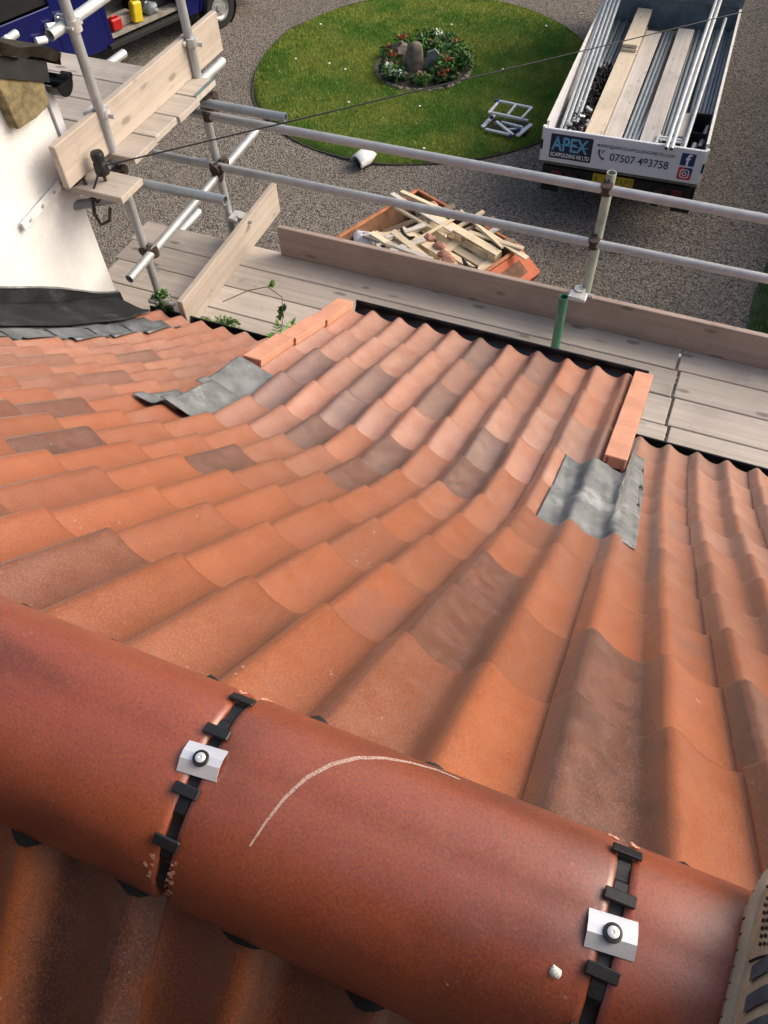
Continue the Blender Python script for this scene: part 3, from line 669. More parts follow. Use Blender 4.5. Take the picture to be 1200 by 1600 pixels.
# ridge unions with clamp plates
for ji, X in enumerate(JX[1:6]):
    un = MB(); n_ = 36; t0, t1 = .52, 2.95
    for wd_, o0, o1 in ((.0066, -.016, -.0062),):
        vs = []
        for i in range(n_+1):
            t = t0+(t1-t0)*i/n_; o_ = o1+(.0030 if (i//3) % 2 else -.002)
            for dx, of in ((-wd_, o0), (-wd_, o_), (wd_, o_), (wd_, o0)): vs.append(ridge_pt(t, X+dx, of))
        un.add(vs, [(4*i+j, 4*i+j+1, 4*i+5+j, 4*i+4+j) for i in range(n_) for j in range(3)])
    u_ = un.build('ridge_union', M['black'], roof, 35)
    for t in (.78, 1.32, 1.88, 2.31):
        bm_ = MB(); c_ = Vector(ridge_pt(t, X, .004)); tg = (Vector(ridge_pt(t+.05, X))-Vector(ridge_pt(t-.05, X))).normalized(); nn = tg.cross(Vector((1, 0, 0))); nn = nn if nn.z > 0 else -nn
        bm_.box(c_, (.031, .0125, .0045), Matrix(((1, tg.x, nn.x), (0, tg.y, nn.y), (0, tg.z, nn.z))), .0012); bm_.build('cross_bar', M['black'], u_)
    # folded aluminium clamp with a washered screw
    t = 1.62; c_ = Vector(ridge_pt(t, X, .0070)); tg = (Vector(ridge_pt(t+.05, X))-Vector(ridge_pt(t-.05, X))).normalized(); nn = tg.cross(Vector((1, 0, 0))); nn = nn if nn.z > 0 else -nn
    R3 = Matrix(((1, tg.x, nn.x), (0, tg.y, nn.y), (0, tg.z, nn.z))); yw = Matrix.Rotation(math.radians(-6), 3, 'Z')
    cp = MB(); cp.m = Matrix.Translation(c_) @ (R3 @ yw).to_4x4()
    prf = [(-.0175, -.0055), (-.0045, .0005), (.0045, .0005), (.0175, -.0065)]
    vs = [(sx*.0235, y, z) for sx in (-1, 1) for (y, z) in prf]+[(sx*.0235, y, z-.0016) for sx in (-1, 1) for (y, z) in prf]
    cp.add(vs, [(i, 4+i, 5+i, i+1) for i in range(3)]+[(8+i, 9+i, 13+i, 12+i) for i in range(3)]+[(i, i+1, 9+i, 8+i) for i in range(3)]+[(4+i, 12+i, 13+i, 5+i) for i in range(3)]+[(0, 8, 12, 4), (3, 7, 15, 11)])
    c2 = cp.build('clamp_plate', M['alu'], roof)
    ws = MB(); ws.m = cp.m; ws.lathe([(.0088, 0), (.0094, .0016), (.0088, .0042), (.0066, .0046), (.0058, .0036)], 24); ws.build('washer', M['black'], c2, 40)
    hs_ = MB(); hs_.m = cp.m; hs_.lathe([(.0058, .0024), (.0057, .0050), (.0042, .0056), (.0018, .0057), (.0015, .0044)], 20); hs_.build('screw', M['screw'], c2, 40)
    for (ta, tb, s_, wd_) in ((.20, .55, 1, .016), (.22, .50, -1, .008), (2.50, 2.98, -1, .013), (2.45, 2.98, 1, .015), (1.5, 1.75, 1, .008)):
        scp = MB(); scp.grid(lambda u, v_: ridge_pt(ta+(tb-ta)*v_, X+s_*(.0062+wd_*u*(.6+.4*math.sin(v_*9+ta))), .0007), 5, 14, s_ < 0); scp.build('edge_scrape', M['scrape'], u_, 60)
    # chipped edges of the two ridge tiles
    for e_, (t, s_, n0) in enumerate(((.36, 1, 5), (2.6, -1, 6), (2.72, 1, 5), (.42, -1, 4))):
        for q in range(n0):
            ch = MB(); tt_ = t+random.uniform(-.16, .16); xx = X+s_*(.009+abs(random.gauss(0, .004))); c_ = Vector(ridge_pt(tt_, xx, .0008)); nn = Vector((0, c_.y-RY, c_.z-RZ0)).normalized()
            ch.m = Matrix.Translation(c_) @ nn.to_track_quat('Z', 'Y').to_matrix().to_4x4(); rs = [random.uniform(.0012, .0048) for _ in range(7)]
            ch.add([(rs[i]*math.cos(i*.9)*1.0, rs[i]*math.sin(i*.9), 0) for i in range(7)], [tuple(range(7))]); ch.build('chip', M['chip'], u_)

# ------------------------------------------------------------------ the house below and the dormer
hw = empty('house', (-.9, 0, -6.7), label='rendered house below the tiled roof', cat='house')
m = MB(); m.box((-1.2, .5, 1.55), (8.0, 4.9, 3.1)); m.build('wall', M['housewall'], hw)
m = MB(); m.box((.05, 2.2, 1.75), (1.45, 1.5, 3.5)); m.build('bay_wall', M['housewall'], hw)
ch_ = empty('chimney_stack', (-.8, -1.45, -2.4), label='wide dark brick chimney stack behind the photographer', cat='chimney')  # added out of view to block sky from the ridge and back slope
MB().box((0, 0, 1.7), (3.6, .9, 3.6)).build('stack', M['chimney'], ch_); MB().box((0, 0, 3.56), (3.76, 1.06, .16), None, .02).build('cap', M['chimney'], ch_)
for x_ in (-.7, 0, .7): MB().lathe([(.13, 3.6), (.12, 3.9), (.14, 3.95), (.14, 4.0)], 16, (x_, 0, 0)).build('chimney_pot', M['brick'], ch_, 40)
dm = empty('dormer', (-3.2, 2.6, -3.2), label='white rendered dormer side with mossy roof edge, lichened stone and lead foot', cat='dormer')
DO = Vector((-3.2, 2.6, -3.2))
def dp(x, y, z): return (x-DO.x, y-DO.y, z-DO.z)
m = MB()
# cheek: slightly uneven rendered face, front corner near y=3.08
def cheek(u, v_):
    y = 1.5+u*1.58; zt = -1.95+.02+(3.08-y)*.53; zb = -3.6
    return dp(-3.2+.004*math.sin(y*9)+.003*math.sin(v_*11+y*4), y, zb+(zt-zb)*v_)
m.grid(cheek, 24, 24); m.add([dp(-3.2, 3.08, -3.6), dp(-5.6, 3.08, -3.6), dp(-5.6, 3.08, -1.93), dp(-3.2, 3.08, -1.93)], [(0, 1, 2, 3)])
m.add([dp(-5.6, 1.5, -3.6), dp(-5.6, 3.08, -3.6), dp(-5.6, 3.08, -1.9), dp(-5.6, 1.5, -1.1)], [(0, 1, 2, 3)])
m.build('wall', M['render'], dm, 60)
# dormer roof slab with ragged mossy verge
def drz(y): return -1.80+(3.15-y)*.52
m = MB()
def slab(u, v_):
    y = 3.19-u*1.9; e = .018*math.sin(y*31)+.012*math.sin(y*67+1); x = -3.085+e-v_*2.5
    return dp(x, y+.02*math.sin(v_*40), drz(y)+.03+.012*math.sin(y*23+v_*60))
m.grid(slab, 34, 30)
def slabedge(u, v_):
    y = 3.19-u*1.9; e = .018*math.sin(y*31)+.012*math.sin(y*67+1); return dp(-3.085+e-v_*.03, y, drz(y)+.03+.012*math.sin(y*23)-v_*.055-.01*math.sin(y*45)*v_)
m.grid(slabedge, 34, 4, True)
m.add([dp(-3.1, 3.19, drz(3.19)+.03), dp(-5.6, 3.19, drz(3.19)+.03), dp(-5.6, 3.17, drz(3.19)-.03), dp(-3.1, 3.17, drz(3.19)-.03)], [(0, 1, 2, 3)])
m.build('roof', M['mossdark'], dm, 60)
m = MB(); m.prism([dp(-3.125, 1.4, drz(1.4)-.03), dp(-3.125, 3.11, drz(3.11)-.03), dp(-3.125, 3.085, drz(3.11)-.12), dp(-3.125, 1.4, drz(1.4)-.12)], (-.06, 0, 0)); m.build('barge_felt', M['pitch'], dm)
m = MB(); poly = [(2.78, -1.725), (3.065, -1.858), (3.04, -1.99), (2.93, -2.0), (2.795, -1.99)]
m.prism([dp(-3.135, y, z) for (y, z) in poly], (-.065, 0, 0)); o = m.build('kneeler_stone', M['lichen'], dm); bv = o.modifiers.new('bevel', 'BEVEL'); bv.width = .008; bv.segments = 2
m = MB(); m.box(dp(-3.22, 3.115, -2.12), (.075, .05, .34)); m.build('corner_trim', M['whiteplastic'], dm)
# its gutter, end on
m = MB(); pr = [(.062*math.cos(math.pi*i/12), -.070*math.sin(math.pi*i/12)) for i in range(13)]
vs = [dp(x, 3.155-a_, -1.925+b_) for x in (-3.105, -5.6) for (a_, b_) in pr]; fs = [(i, i+1, 13+i+1, 13+i) for i in range(12)]
m.add(vs, fs); m.add([dp(x, 3.155-a_*.93, -1.925+b_*.93) for x in (-3.106, -5.6) for (a_, b_) in pr], [q[::-1] for q in fs])
m.add([dp(-3.103, 3.155-a_, -1.925+b_) for (a_, b_) in pr], [tuple(range(13))[::-1]]); m.add([dp(-3.109, 3.155-a_, -1.925+b_) for (a_, b_) in pr], [tuple(range(13))])
m.box(dp(-3.13, 3.213, -1.918), (.06, .016, .022)); m.build('gutter', M['gutter'], dm, 40)
# strap on the cheek
A, B = Vector(dp(-3.182, 2.615, -2.418)), Vector(dp(-3.182, 2.955, -2.378)); d = (B-A).normalized(); nn = Vector((1, 0, 0)); s3 = d.cross(nn)
m = MB(); m.box((A+B)/2, ((B-A).length, .048, .012), Matrix(((d.x, s3.x, nn.x), (d.y, s3.y, nn.y), (d.z, s3.z, nn.z))), .003)
st = m.build('wall_strap', M['render'], dm)
for t in (.18, .5, .82): MB().tube(A+(B-A)*t+Vector((.004, 0, 0)), A+(B-A)*t+Vector((.013, 0, 0)), .009, 8).build('bolt', M['clip'], st)
# lead: dark upstand on the cheek and stepped soakers dressed over the tiles
m = MB()
def upst(u, v_):
    y = 1.75+u*1.36; zr = plane_z(SR, y)-.03; zt = plane_z(SR, y)+.155-.055*sm(y, 2.6, 3.05)+.010*math.sin(y*5+2)
    return dp(-3.186+.003*math.sin(y*15)+.010*(1-v_), min(y, 3.10), zr+(zt-zr)*v_)
m.grid(upst, 30, 8); m.add([dp(-3.186, 3.088, -3.6), dp(-3.3, 3.088, -3.6), dp(-3.3, 3.088, -3.20), dp(-3.186, 3.088, -3.20)], [(0, 1, 2, 3)])
m.build('lead_upstand', M['lead_dark'], dm, 60)
def topl(u, v_):
    y = 1.75+u*1.34; zt = plane_z(SR, y)+.155-.055*sm(y, 2.6, 3.05)+.010*math.sin(y*5+2); return dp(-3.1845+.004*v_, y, zt-.012*v_+.006)
m = MB(); m.grid(topl, 30, 2); m.build('lead_top_edge', M['lead'], dm)
def apron(u, v_):
    y = 1.55+1.50*v_; xr = -2.885-.05*sm(y, 2.7, 3.05)+.006*math.sin(y*14); x = -3.188+(xr+3.188)*u
    return dp(x, y, plane_z(SR, y)+prof((x-X0)/W)*.35*u+.014+.05*(1-u)**3)
m = MB(); m.grid(apron, 12, 30); o = m.build('lead_apron', M['lead_dark'], dm, 60); s_ = o.modifiers.new('thick', 'SOLIDIFY'); s_.thickness = .004; s_.offset = 1
ys = [1.45, 1.70, 1.94, 2.18, 2.42, 2.66, 2.93]
for q in range(6):
    ya, yb = ys[q], ys[q+1]+.035
    def soak(u, v_, ya=ya, yb=yb, q=q):
        y = ya+(yb-ya)*v_; x0 = -2.94+.01*math.sin(q*3); x = x0+u*(.30+.012*math.sin(q*5)-.03*v_)
        return dp(x, y, plane_z(SR, y)+prof((x-X0)/W)*.9+lap(SR, y)+.016-.010*v_+.002*math.sin(u*9+q))
    m = MB(); m.grid(soak, 14, 6); o = m.build('lead_soaker', M['lead_mid'], dm, 60); s_ = o.modifiers.new('thick', 'SOLIDIFY'); s_.thickness = .004; s_.offset = 1
# telephone insulator on its bracket, and the overhead wire
ins = empty('insulator_bracket', (-2.97, 3.07, -2.33), label='black telephone insulator on a rusty bracket at the dormer corner', cat='insulator')
m = MB(); m.lathe([(.012, -.012), (.036, -.008), (.038, .0), (.036, .052), (.030, .060), (.030, .066), (.034, .072), (.035, .098), (.030, .110), (.012, .114)], 20); m.build('insulator', M['black'], ins, 40)
m = MB(); m.tube((0, 0, -.10), (0, 0, .0), .009, 8); m.build('pin', M['rust'], ins)
m = MB(); m.path([(-.14, -.06, -.02), (-.10, -.05, -.03), (-.06, -.08, -.08), (-.02, -.09, -.13), (.0, -.05, -.10), (0, 0, -.09)], .010, 7); m.box((-.15, -.05, -.03), (.05, .10, .09)); m.build('bracket', M['rust'], ins)
m = MB(); m.path([(-.08, -.05, -.12), (-.06, -.10, -.20), (-.01, -.13, -.235), (.03, -.10, -.22), (.035, -.07, -.16)], .010, 8); m.build('curled_cable', M['rust'], ins, 40)
pts = []; A = Vector((-2.95, 3.05, -2.285)); B = A+Vector((16.0, 16.16, .2))
for i in range(41):
    t = (i/40)**1.5; q = A.lerp(B, t); q.z -= .10*4*t*(1-t); pts.append(q)
m = MB(); m.path(pts, [.0045]*10+[.0032]*31, 6); m.path([A+Vector((0, 0, .002)), A+Vector((-.02, -.05, -.06)), A+Vector((-.05, -.07, -.12)), A+Vector((-.12, -.04, -.15))], .006, 6)
m.build('overhead_wire', M['black'], None, 40, label='thin black overhead wire running from the insulator across the lawn', cat='wire')
pl = empty('telegraph_pole', (B.x, B.y, -6.7), label='wooden telegraph pole far out to the right carrying the wire', cat='pole')
MB().tube((0, 0, 0), (0, 0, B.z+6.9), .12, 10, r1=.09).build('post', M['oldwood'], pl); MB().box((0, 0, B.z+6.7), (.5, .08, .08)).build('cross_arm', M['oldwood'], pl)

# ------------------------------------------------------------------ scaffold
PZ = -3.45                                               # top of the walkway boards
TR = .0262
sf = empty('scaffold', (-.55, 4.13, -6.7), label='galvanised tube scaffold with couplers along the eaves', cat='scaffold')
SO = Vector((-.55, 4.13, -6.7))
def st(p): return Vector(p)-SO
def stube(name, p0, p1, mat='galv', r=TR, parent=None):
    return MB().tube(st(p0), st(p1), r, 18, .84).build(name, M[mat], parent or sf, 40)
def coupler(c, d1, d2, mat='rust'):
    """two saddle bands round tubes of directions d1, d2 with bolts"""
    c = st(c); d1 = Vector(d1).normalized(); d2 = Vector(d2).normalized(); nn = d1.cross(d2).normalized()
    mm = MB(); mm.tube(c-nn*.027-d1*.026, c-nn*.027+d1*.026, TR+.007, 14); mm.tube(c+nn*.027-d2*.026, c+nn*.027+d2*.026, TR+.007, 14)
    for s_ in (-1, 1):
        mm.tube(c-nn*.027+d2*s_*.036-nn*.02, c-nn*.027+d2*s_*.036+nn*.035, .008, 6); mm.tube(c+nn*.027+d1*s_*.036-nn*.03, c+nn*.027+d1*s_*.036+nn*.03, .008, 6)
        mm.tube(c-nn*.027+d2*s_*.036+nn*.022, c-nn*.027+d2*s_*.036+nn*.036, .014, 6)
    return mm.build('coupler', M[mat], sf, 40)
S1 = (-3.03, 3.262); S2 = (-2.955, 4.13); G1 = (-.53, 4.135)
stube('standard', (S1[0]+.015, S1[1], -6.7), (S1[0]-.012, S1[1], -.9))
stube('standard', (S2[0], S2[1], -6.7), (-3.03, S2[1], -1.2))
g_ = stube('standard', (G1[0]-.03, G1[1], -6.7), (-.507, G1[1], -2.453), 'greypaint'); g_['label'] = 'grey green standard with flaking paint'
g_ = stube('standard', (-.575, 3.68, -6.7), (-.575, 3.70, -2.96), 'greentube'); g_['label'] = 'short green standard inside the walkway'
for x in (3.2,): stube('standard', (x, 4.13, -6.7), (x, 4.13, -2.3))
stube('ledger', (-3.12, 4.085, -2.535), (3.6, 4.085, -2.505)); stube('ledger', (-3.46, 4.085, -2.872), (3.6, 4.085, -2.845))
stube('ledger', (-3.7, 4.135, PZ-.12), (3.6, 4.135, PZ-.12)); stube('ledger', (-3.7, 3.30, PZ-.13), (3.6, 3.30, PZ-.13))
stube('transom', (-2.975, 3.00, -2.965), (-2.975, 4.60, -2.900))
stube('transom', (-3.475, 3.2, PZ-.065), (-3.475, 4.42, PZ-.065), 'galv_light')
for x in (-2.4, -1.2, .0, 1.1, 2.3): stube('transom', (x, 3.24, PZ-.065), (x, 4.17, PZ-.065))
stube('transom', (-3.25, 3.175, -2.435), (-2.325, 3.195, -2.435), 'galv_blue'); stube('transom', (-5.2, 4.02, -2.425), (-2.40, 4.05, -2.435), 'galv_blue')
stube('guard_rail', (-3.08, 3.14, -1.70), (-3.06, 5.4, -1.715), 'galv_light')
stube('transom', (-3.80, 3.2, -2.405), (-3.73, 4.385, -2.405), 'galv_light'); stube('transom', (-3.07, 3.0, -2.41), (-3.07, 4.50, -2.41), 'galv_light'); stube('transom', (-4.6, 3.2, -2.405), (-4.6, 4.4, -2.405), 'galv_light')
stube('transom', (-3.30, 2.95, -2.55), (-2.98, 3.20, -2.55), 'galv_blue')
coupler((S1[0]+.03, S1[1]+.0, -2.955), (0, 0, 1), (0, 1, 0)); coupler((S1[0]+.01, S1[1]-.03, -2.435), (0, 0, 1), (1, 0, 0)); coupler((S2[0]+.02, 4.09, -2.43), (0, 0, 1), (1, 0, 0))
coupler((-2.965, 4.11, -2.535), (0, 0, 1), (1, 0, 0)); coupler((-2.965, 4.11, -2.875), (0, 0, 1), (1, 0, 0)); coupler((-2.975, 4.06, -2.90), (1, 0, 0), (0, 1, 0))
coupler((-.512, 4.112, -2.523), (0, 0, 1), (1, 0, 0)); coupler((-.522, 4.112, -2.860), (0, 0, 1), (1, 0, 0))
coupler((-3.06, 3.27, -1.70), (0, 0, 1), (0, 1, 0), 'clip')
for (c_, n_) in (((S1[0]+.04, S1[1]-.012, PZ+.14), (1, 0, 0)), ((S2[0]+.07, 4.12, PZ+.20), (1, 0, 0)), ((G1[0]-.02, 4.10, PZ+.235), (0, 1, 0)), ((S1[0]-.005, S1[1]+.02, -2.13), (1, 0, 0)), ((-3.0, 4.13, -2.13), (1, 0, 0))):
    mm = MB(); c0 = st(c_); mm.tube(c0-Vector((0, 0, .022)), c0+Vector((0, 0, .022)), TR+.009, 14)
    ax = Vector(n_); ot = Vector((ax.y, ax.x, 0)); mm.box(c0+(Vector((-.055, 0, 0)) if n_[0] else Vector((0, -.05, 0)))*(1 if n_[0] else 1), (.075 if n_[0] else .11, .11 if n_[0] else .075, .028), None, .006)
    mm.tube(c0+ot*.0+Vector((.05, -.02, 0)), c0+Vector((.085, -.02, 0)), .012, 6); mm.build('board_clip', M['clip'], sf, 40)
# moss round the foot of the corner standard
ms = empty('moss_clump', (S1[0]+.02, S1[1]-.01, PZ+.10), label='green moss and weeds round the foot of the corner standard', cat='moss')
V = leaf_cloud((0, 0, .0), (.060, .055, .12), 900, .014, 3, .2); link('leaves', leaf_mesh('leaves', V, M['leaf']), ms)
m = MB(); m.lathe([(.03, -.12), (.055, -.1), (.05, 0), (.032, .07), (.028, .1)], 12); m.build('mat', M['moss'], ms, 60)

# ------------------------------------------------------------------ boards
def board(c, d, rotz=0, mat='board', label='', group='scaffold boards of the walkway', ends=True, cat='scaffold board', pitch=(0, 0)):
    e = empty('scaffold_board', c, (pitch[0], pitch[1], rotz), label=label, cat=cat, group=group)
    MB().box((0, 0, 0), d, None, .004).build('plank', M[mat], e)
    ax = 0 if d[0] > d[1] else 1
    for s_ in (-1, 1):
        if not ends: continue
        p_ = [0, 0, 0]; p_[ax] = s_*(d[ax]/2-.012); q_ = [d[0]+.004, d[1]+.004, d[2]+.003]; q_[ax] = .022
        MB().box(p_, q_).build('end_band', M['clip'] if mat != 'board' else M['green_end'], e)
    return e
ordn = ['innermost', 'second from the eaves', 'third from the eaves', 'outermost']
for i in range(4):
    y = 3.315+i*.2285
    xl = -3.69+[.10, .03, .0, -.02][i]; xr = .135+[.03, .01, .0, -.02][i]
    board(((xl+xr)/2, y, PZ-.019), (xr-xl, .222, .038), random.uniform(-.002, .002), 'board', f'grey walkway board left of the seam, {ordn[i]}', ends=False)
    xl = .150+[.03, .01, .0, -.02][i]; xr = 4.05
    board(((xl+xr)/2, y+.006, PZ-.019), (xr-xl, .222, .038), random.uniform(-.002, .002), 'board', f'pale walkway board right of the seam, {ordn[i]}', ends=False)
# toe boards
board(((-2.60+1.35)/2, 4.093, PZ+.1125), (3.95, .038, .225), .0, 'toe', 'long brown toe board on edge in front of the orange skip', 'toe boards', False, 'toe board')
board((3.3, 4.093, PZ+.1125), (3.9, .038, .225), .0, 'toe', 'brown toe board on edge at the far right end of the walkway', 'toe boards', False, 'toe board')
o_ = board((-2.84, 3.86, PZ+.1125), (.040, 1.36, .225), .03, 'board_y', 'pale toe board on edge across the left part of the walkway', 'toe boards', False, 'toe board')
board((-3.055, 3.675, -2.33+.1125), (.040, 1.60, .225), -.005, 'board_y', 'pale toe board on edge of the upper platform beside the dormer', 'toe boards', False, 'toe board')
# upper platform by the dormer
on4 = ['nearest the dormer', 'second from the dormer', 'third from the dormer', 'outermost']
for i in range(4):
    y = 3.345+i*.2275
    board((-4.2+[.03, .05, .02, .04][i]*0, y, -2.33-.019), (2.62+[.02, .0, .03, -.02][i], .221, .038), random.uniform(-.002, .002), 'board', f'pale upper platform board, {on4[i]}', 'boards of the upper platform', i == 3)
board((-3.00, 3.06, -2.40), (.40, .20, .038), .0, 'board', 'short board end under the telephone insulator', 'boards of the upper platform', False)

# ------------------------------------------------------------------ weeds on the walkway
pw = empty('ash_seedling', (-2.17, 3.19, -3.40), label='small green seedling with feathery leaves growing from the gutter', cat='plant')
def leaflet(mm, p, d, s, wd=.42):
    d = Vector(d).normalized(); u_ = d.cross(Vector((.1, .2, 1))).normalized(); nn = u_.cross(d); P = Vector(p)
    mm.add([P, P+d*s*.35+u_*s*wd*.5+nn*.1*s, P+d*s, P+d*s*.35-u_*s*wd*.5+nn*.1*s, P+d*s*.7+u_*s*wd*.38, P+d*s*.7-u_*s*wd*.38], [(0, 5, 3), (0, 3, 1), (0, 1, 4), (3, 5, 2), (3, 2, 4), (3, 4, 1)])
def frond(name, parent, base, d, L, n_, s, mat, droop=.3):
    mm = MB(); d = Vector(d).normalized(); pts = [Vector(base)+d*L*t+Vector((0, 0, -droop*L*t*t)) for t in [i/8 for i in range(9)]]
    MB().path(pts, [.0035*(1-.08*i) for i in range(9)], 5).build('stalk', M['stem'], parent)
    sd_ = d.cross(Vector((0, 0, 1))).normalized()
    for i in range(n_):
        t = .28+.72*i/(n_-1); q = Vector(base)+d*L*t+Vector((0, 0, -droop*L*t*t))
        for s_ in (-1, 1): leaflet(mm, q, sd_*s_+d*.55+Vector((0, 0, .15)), s*(1.15-.5*t))
    leaflet(mm, pts[-1], d, s); mm.build(name, M[mat], parent)
frond('leaf', pw, (0, 0, 0), (.75, .55, .55), .23, 6, .060, 'leaf', .2)
frond('leaf', pw, (0, 0, .0), (.1, .8, .5), .20, 6, .055, 'leaf_pale', .3)
frond('leaf', pw, (0, 0, .0), (-.1, .35, .8), .17, 5, .052, 'leaf', .3); frond('leaf', pw, (0, 0, 0), (.35, .2, .7), .12, 4, .05, 'leaf', .3)
frond('leaf', pw, (0, 0, 0), (-.25, -.05, .7), .13, 5, .05, 'leaf', .4)
m = MB(); pts = [Vector((0, .02, 0)), Vector((-.04, .18, .08)), Vector((-.12, .33, .10)), Vector((-.26, .40, .09)), Vector((-.38, .36, .06)), Vector((-.50, .22, .04))]; m.path(pts, .0032, 5); m.build('runner', M['stem'], pw)
for (c_, n_) in (((-.07, .24, .10), 40), ((-.06, .19, .09), 30), ((-.24, .42, .10), 25)): link('wilted_leaves', leaf_mesh('wilted', leaf_cloud(c_, (.018, .035, .02), n_, .018, n_, .1), M['leaf_dark'] if n_ > 25 else M['leaf_pale']), pw)
for i, (x, y, n_) in enumerate(((-2.72, 3.26, 260), (-2.52, 3.255, 160), (-2.60, 3.33, 80))):
    e = empty('weed_tuft', (x, y, PZ), label=['weed tuft at the foot of the pale cross toe board', 'small weed tuft beside the eaves left of the seedling', 'thin weed on the board left of the seedling'][i], cat='weed', group='weeds along the eaves')
    link('leaves', leaf_mesh('leaves', leaf_cloud((0, 0, .02), (.10, .03, .03), n_, .016, 20+i, .1), M['leaf_pale']), e)

# ------------------------------------------------------------------ drop-side truck
TA = math.radians(2.5)
tk = empty('dropside_truck', (-2.153, 9.945, -6.7), (0, 0, TA), label='white drop-side scaffolding truck with a lettered tailboard', cat='truck')
TWD, TLN, FZ, SZ = 1.99, 4.05, .82, 1.225
MB().box((TWD/2, TLN/2, FZ-.03), (TWD, TLN, .06)).build('bed_floor', M['bedfloor'], tk)
for j in range(9): MB().box((.11+j*.2215, TLN/2, FZ+.008), (.212, TLN-.06, .016), None, .003).build('floor_plank', M['bedfloor'], tk)
tb = MB().box((TWD/2, -.005, (FZ+SZ)/2+.0), (TWD, .035, SZ-FZ+.03), None, .006).build('tailboard', M['truckwhite'], tk)
for x in (.0, TWD):
    s_ = 1 if x == 0 else -1
    MB().box((x+s_*.012, TLN/2+.06, (FZ+SZ)/2), (.026, TLN-.15, SZ-FZ+.02), None, .004).build('side_board', M['truckwhite'], tk)
    MB().box((x+s_*.012, TLN/2+.06, SZ+.018), (.034, TLN-.15, .014)).build('top_edge', M['truckedge'], tk)
    MB().box((x-s_*.002, .03, (FZ+SZ)/2-.01), (.045, .06, SZ-FZ+.05), None, .005).build('corner_post', M['truckedge'], tk)
    la = MB().box((x-s_*.006, -.026, (FZ+SZ)/2), (.026, .016, .12), None, .003).build('latch', M['chassis'], tk)
MB().box((TWD/2, TLN+.02, 1.45), (TWD, .05, 1.32)).build('bulkhead', M['bulkhead'], tk)
MB().box((TWD/2, TLN-.03, 1.30), (TWD-.02, .06, .10), None, .01).build('bulkhead_rail', M['bulkhead'], tk)
MB().box((TWD/2, TLN-.03, 1.80), (TWD-.02, .06, .10), None, .01).build('bulkhead_rail', M['bulkhead'], tk)
for x in (.02, TWD-.02): MB().box((x, TLN-.03, 1.45), (.06, .08, 1.32), None, .006).build('bulkhead_post', M['bulkhead'], tk)
cb = MB(); cb.prism([(.03, TLN+.12, .55), (.03, TLN+.12, 2.2), (.03, TLN+1.15, 2.2), (.03, TLN+1.75, 1.35), (.03, TLN+2.2, 1.2), (.03, TLN+2.25, .45)], (TWD-.06, 0, 0)); cb.build('cab', M['truckwhite'], tk)
MB().prism([(.02, TLN+.35, 1.35), (.02, TLN+.35, 2.0), (.02, TLN+1.05, 2.0), (.02, TLN+1.5, 1.35)], (TWD-.04, 0, 0)).build('cab_window', M['black'], tk)
for x in (.45, TWD-.45): MB().box((x, TLN/2+.5, .60), (.09, 5.4, .16)).build('chassis_rail', M['chassis'], tk)
MB().box((TWD/2, .06, .60), (TWD-.12, .07, .22), None, .01).build('rear_beam', M['chassis'], tk)
for x in (.22, .42, TWD-.42, TWD-.22): MB().box((x, .015, .62), (.13, .03, .10), None, .008).build('rear_lamp', M['lamp'], tk)
npl = MB().box((.96, .012, .665), (.52, .012, .115), None, .002).build('number_plate', M['plate'], tk)
for x in (.12, TWD-.12): MB().box((x, .25, .42), (.24, .012, .38)).build('mud_flap', M['chassis'], tk)
def wheel(parent, c, r, w_, ax, rim=True):
    n_ = 28; e = MB(); e.m = Matrix.Translation(c) @ Vector(ax).to_track_quat('Z', 'Y').to_matrix().to_4x4()
    e.lathe([(r*.62, -w_/2), (r*.93, -w_/2), (r, -w_*.36), (r, w_*.36), (r*.93, w_/2), (r*.62, w_/2), (r*.60, w_*.2)], n_); o = e.build('wheel', M['tyre'], parent, 40)
    h = MB(); h.m = e.m; h.lathe([(r*.62, w_*.30), (r*.62, w_*.42), (r*.52, w_*.40), (r*.42, w_*.28), (r*.22, w_*.26), (r*.20, w_*.40), (r*.06, w_*.42)], n_); h.build('rim', M['hub'], o, 30)
    for i in range(5):
        t = 2*math.pi*i/5; q = MB(); q.m = e.m; q.tube((r*.32*math.cos(t), r*.32*math.sin(t), w_*.25), (r*.32*math.cos(t), r*.32*math.sin(t), w_*.36), r*.045, 6); q.build('wheel_nut', M['clip'], o)
for x, s_ in ((.14, -1), (TWD-.14, 1)):
    wheel(tk, (x, 1.15, .34), .34, .24, (s_, 0, 0)); wheel(tk, (x, TLN+.95, .34), .34, .22, (s_, 0, 0))
# lettering on the tailboard
def text(body, x, z, size, mat, sx=1.0, parent=None, y=-.0265, depth=.0008, spacing=1.0, extr=0):
    c_ = bpy.data.curves.new('lettering', 'FONT'); c_.body = body; c_.size = size; c_.extrude = depth; c_.space_character = spacing
    if extr: c_.offset = extr
    o = bpy.data.objects.new('lettering', c_); COL.objects.link(o)
    dg = bpy.context.evaluated_depsgraph_get(); me = bpy.data.meshes.new_from_object(o.evaluated_get(dg)); bpy.data.objects.remove(o)
    me.materials.clear(); me.materials.append(M[mat]); q = link('lettering', me, parent or tb)
    q.matrix_parent_inverse = Matrix(); q.location = (x, y, z); q.rotation_euler = (math.pi/2, 0, 0); q.scale = (sx, 1, 1); return q
def patch(x0, x1, z0, z1, mat, y, parent, name='panel', rr=.012):
    m = MB(); pts = []
    for (cx, cz, a0) in ((x1-rr, z1-rr, 0), (x0+rr, z1-rr, 90), (x0+rr, z0+rr, 180), (x1-rr, z0+rr, 270)):
        for i in range(5): t = math.radians(a0+i*22.5); pts.append((cx+rr*math.cos(t), y, cz+rr*math.sin(t)))
    m.add(pts, [tuple(range(len(pts)))]); return m.build(name, M[mat], parent)
zc = FZ-.01
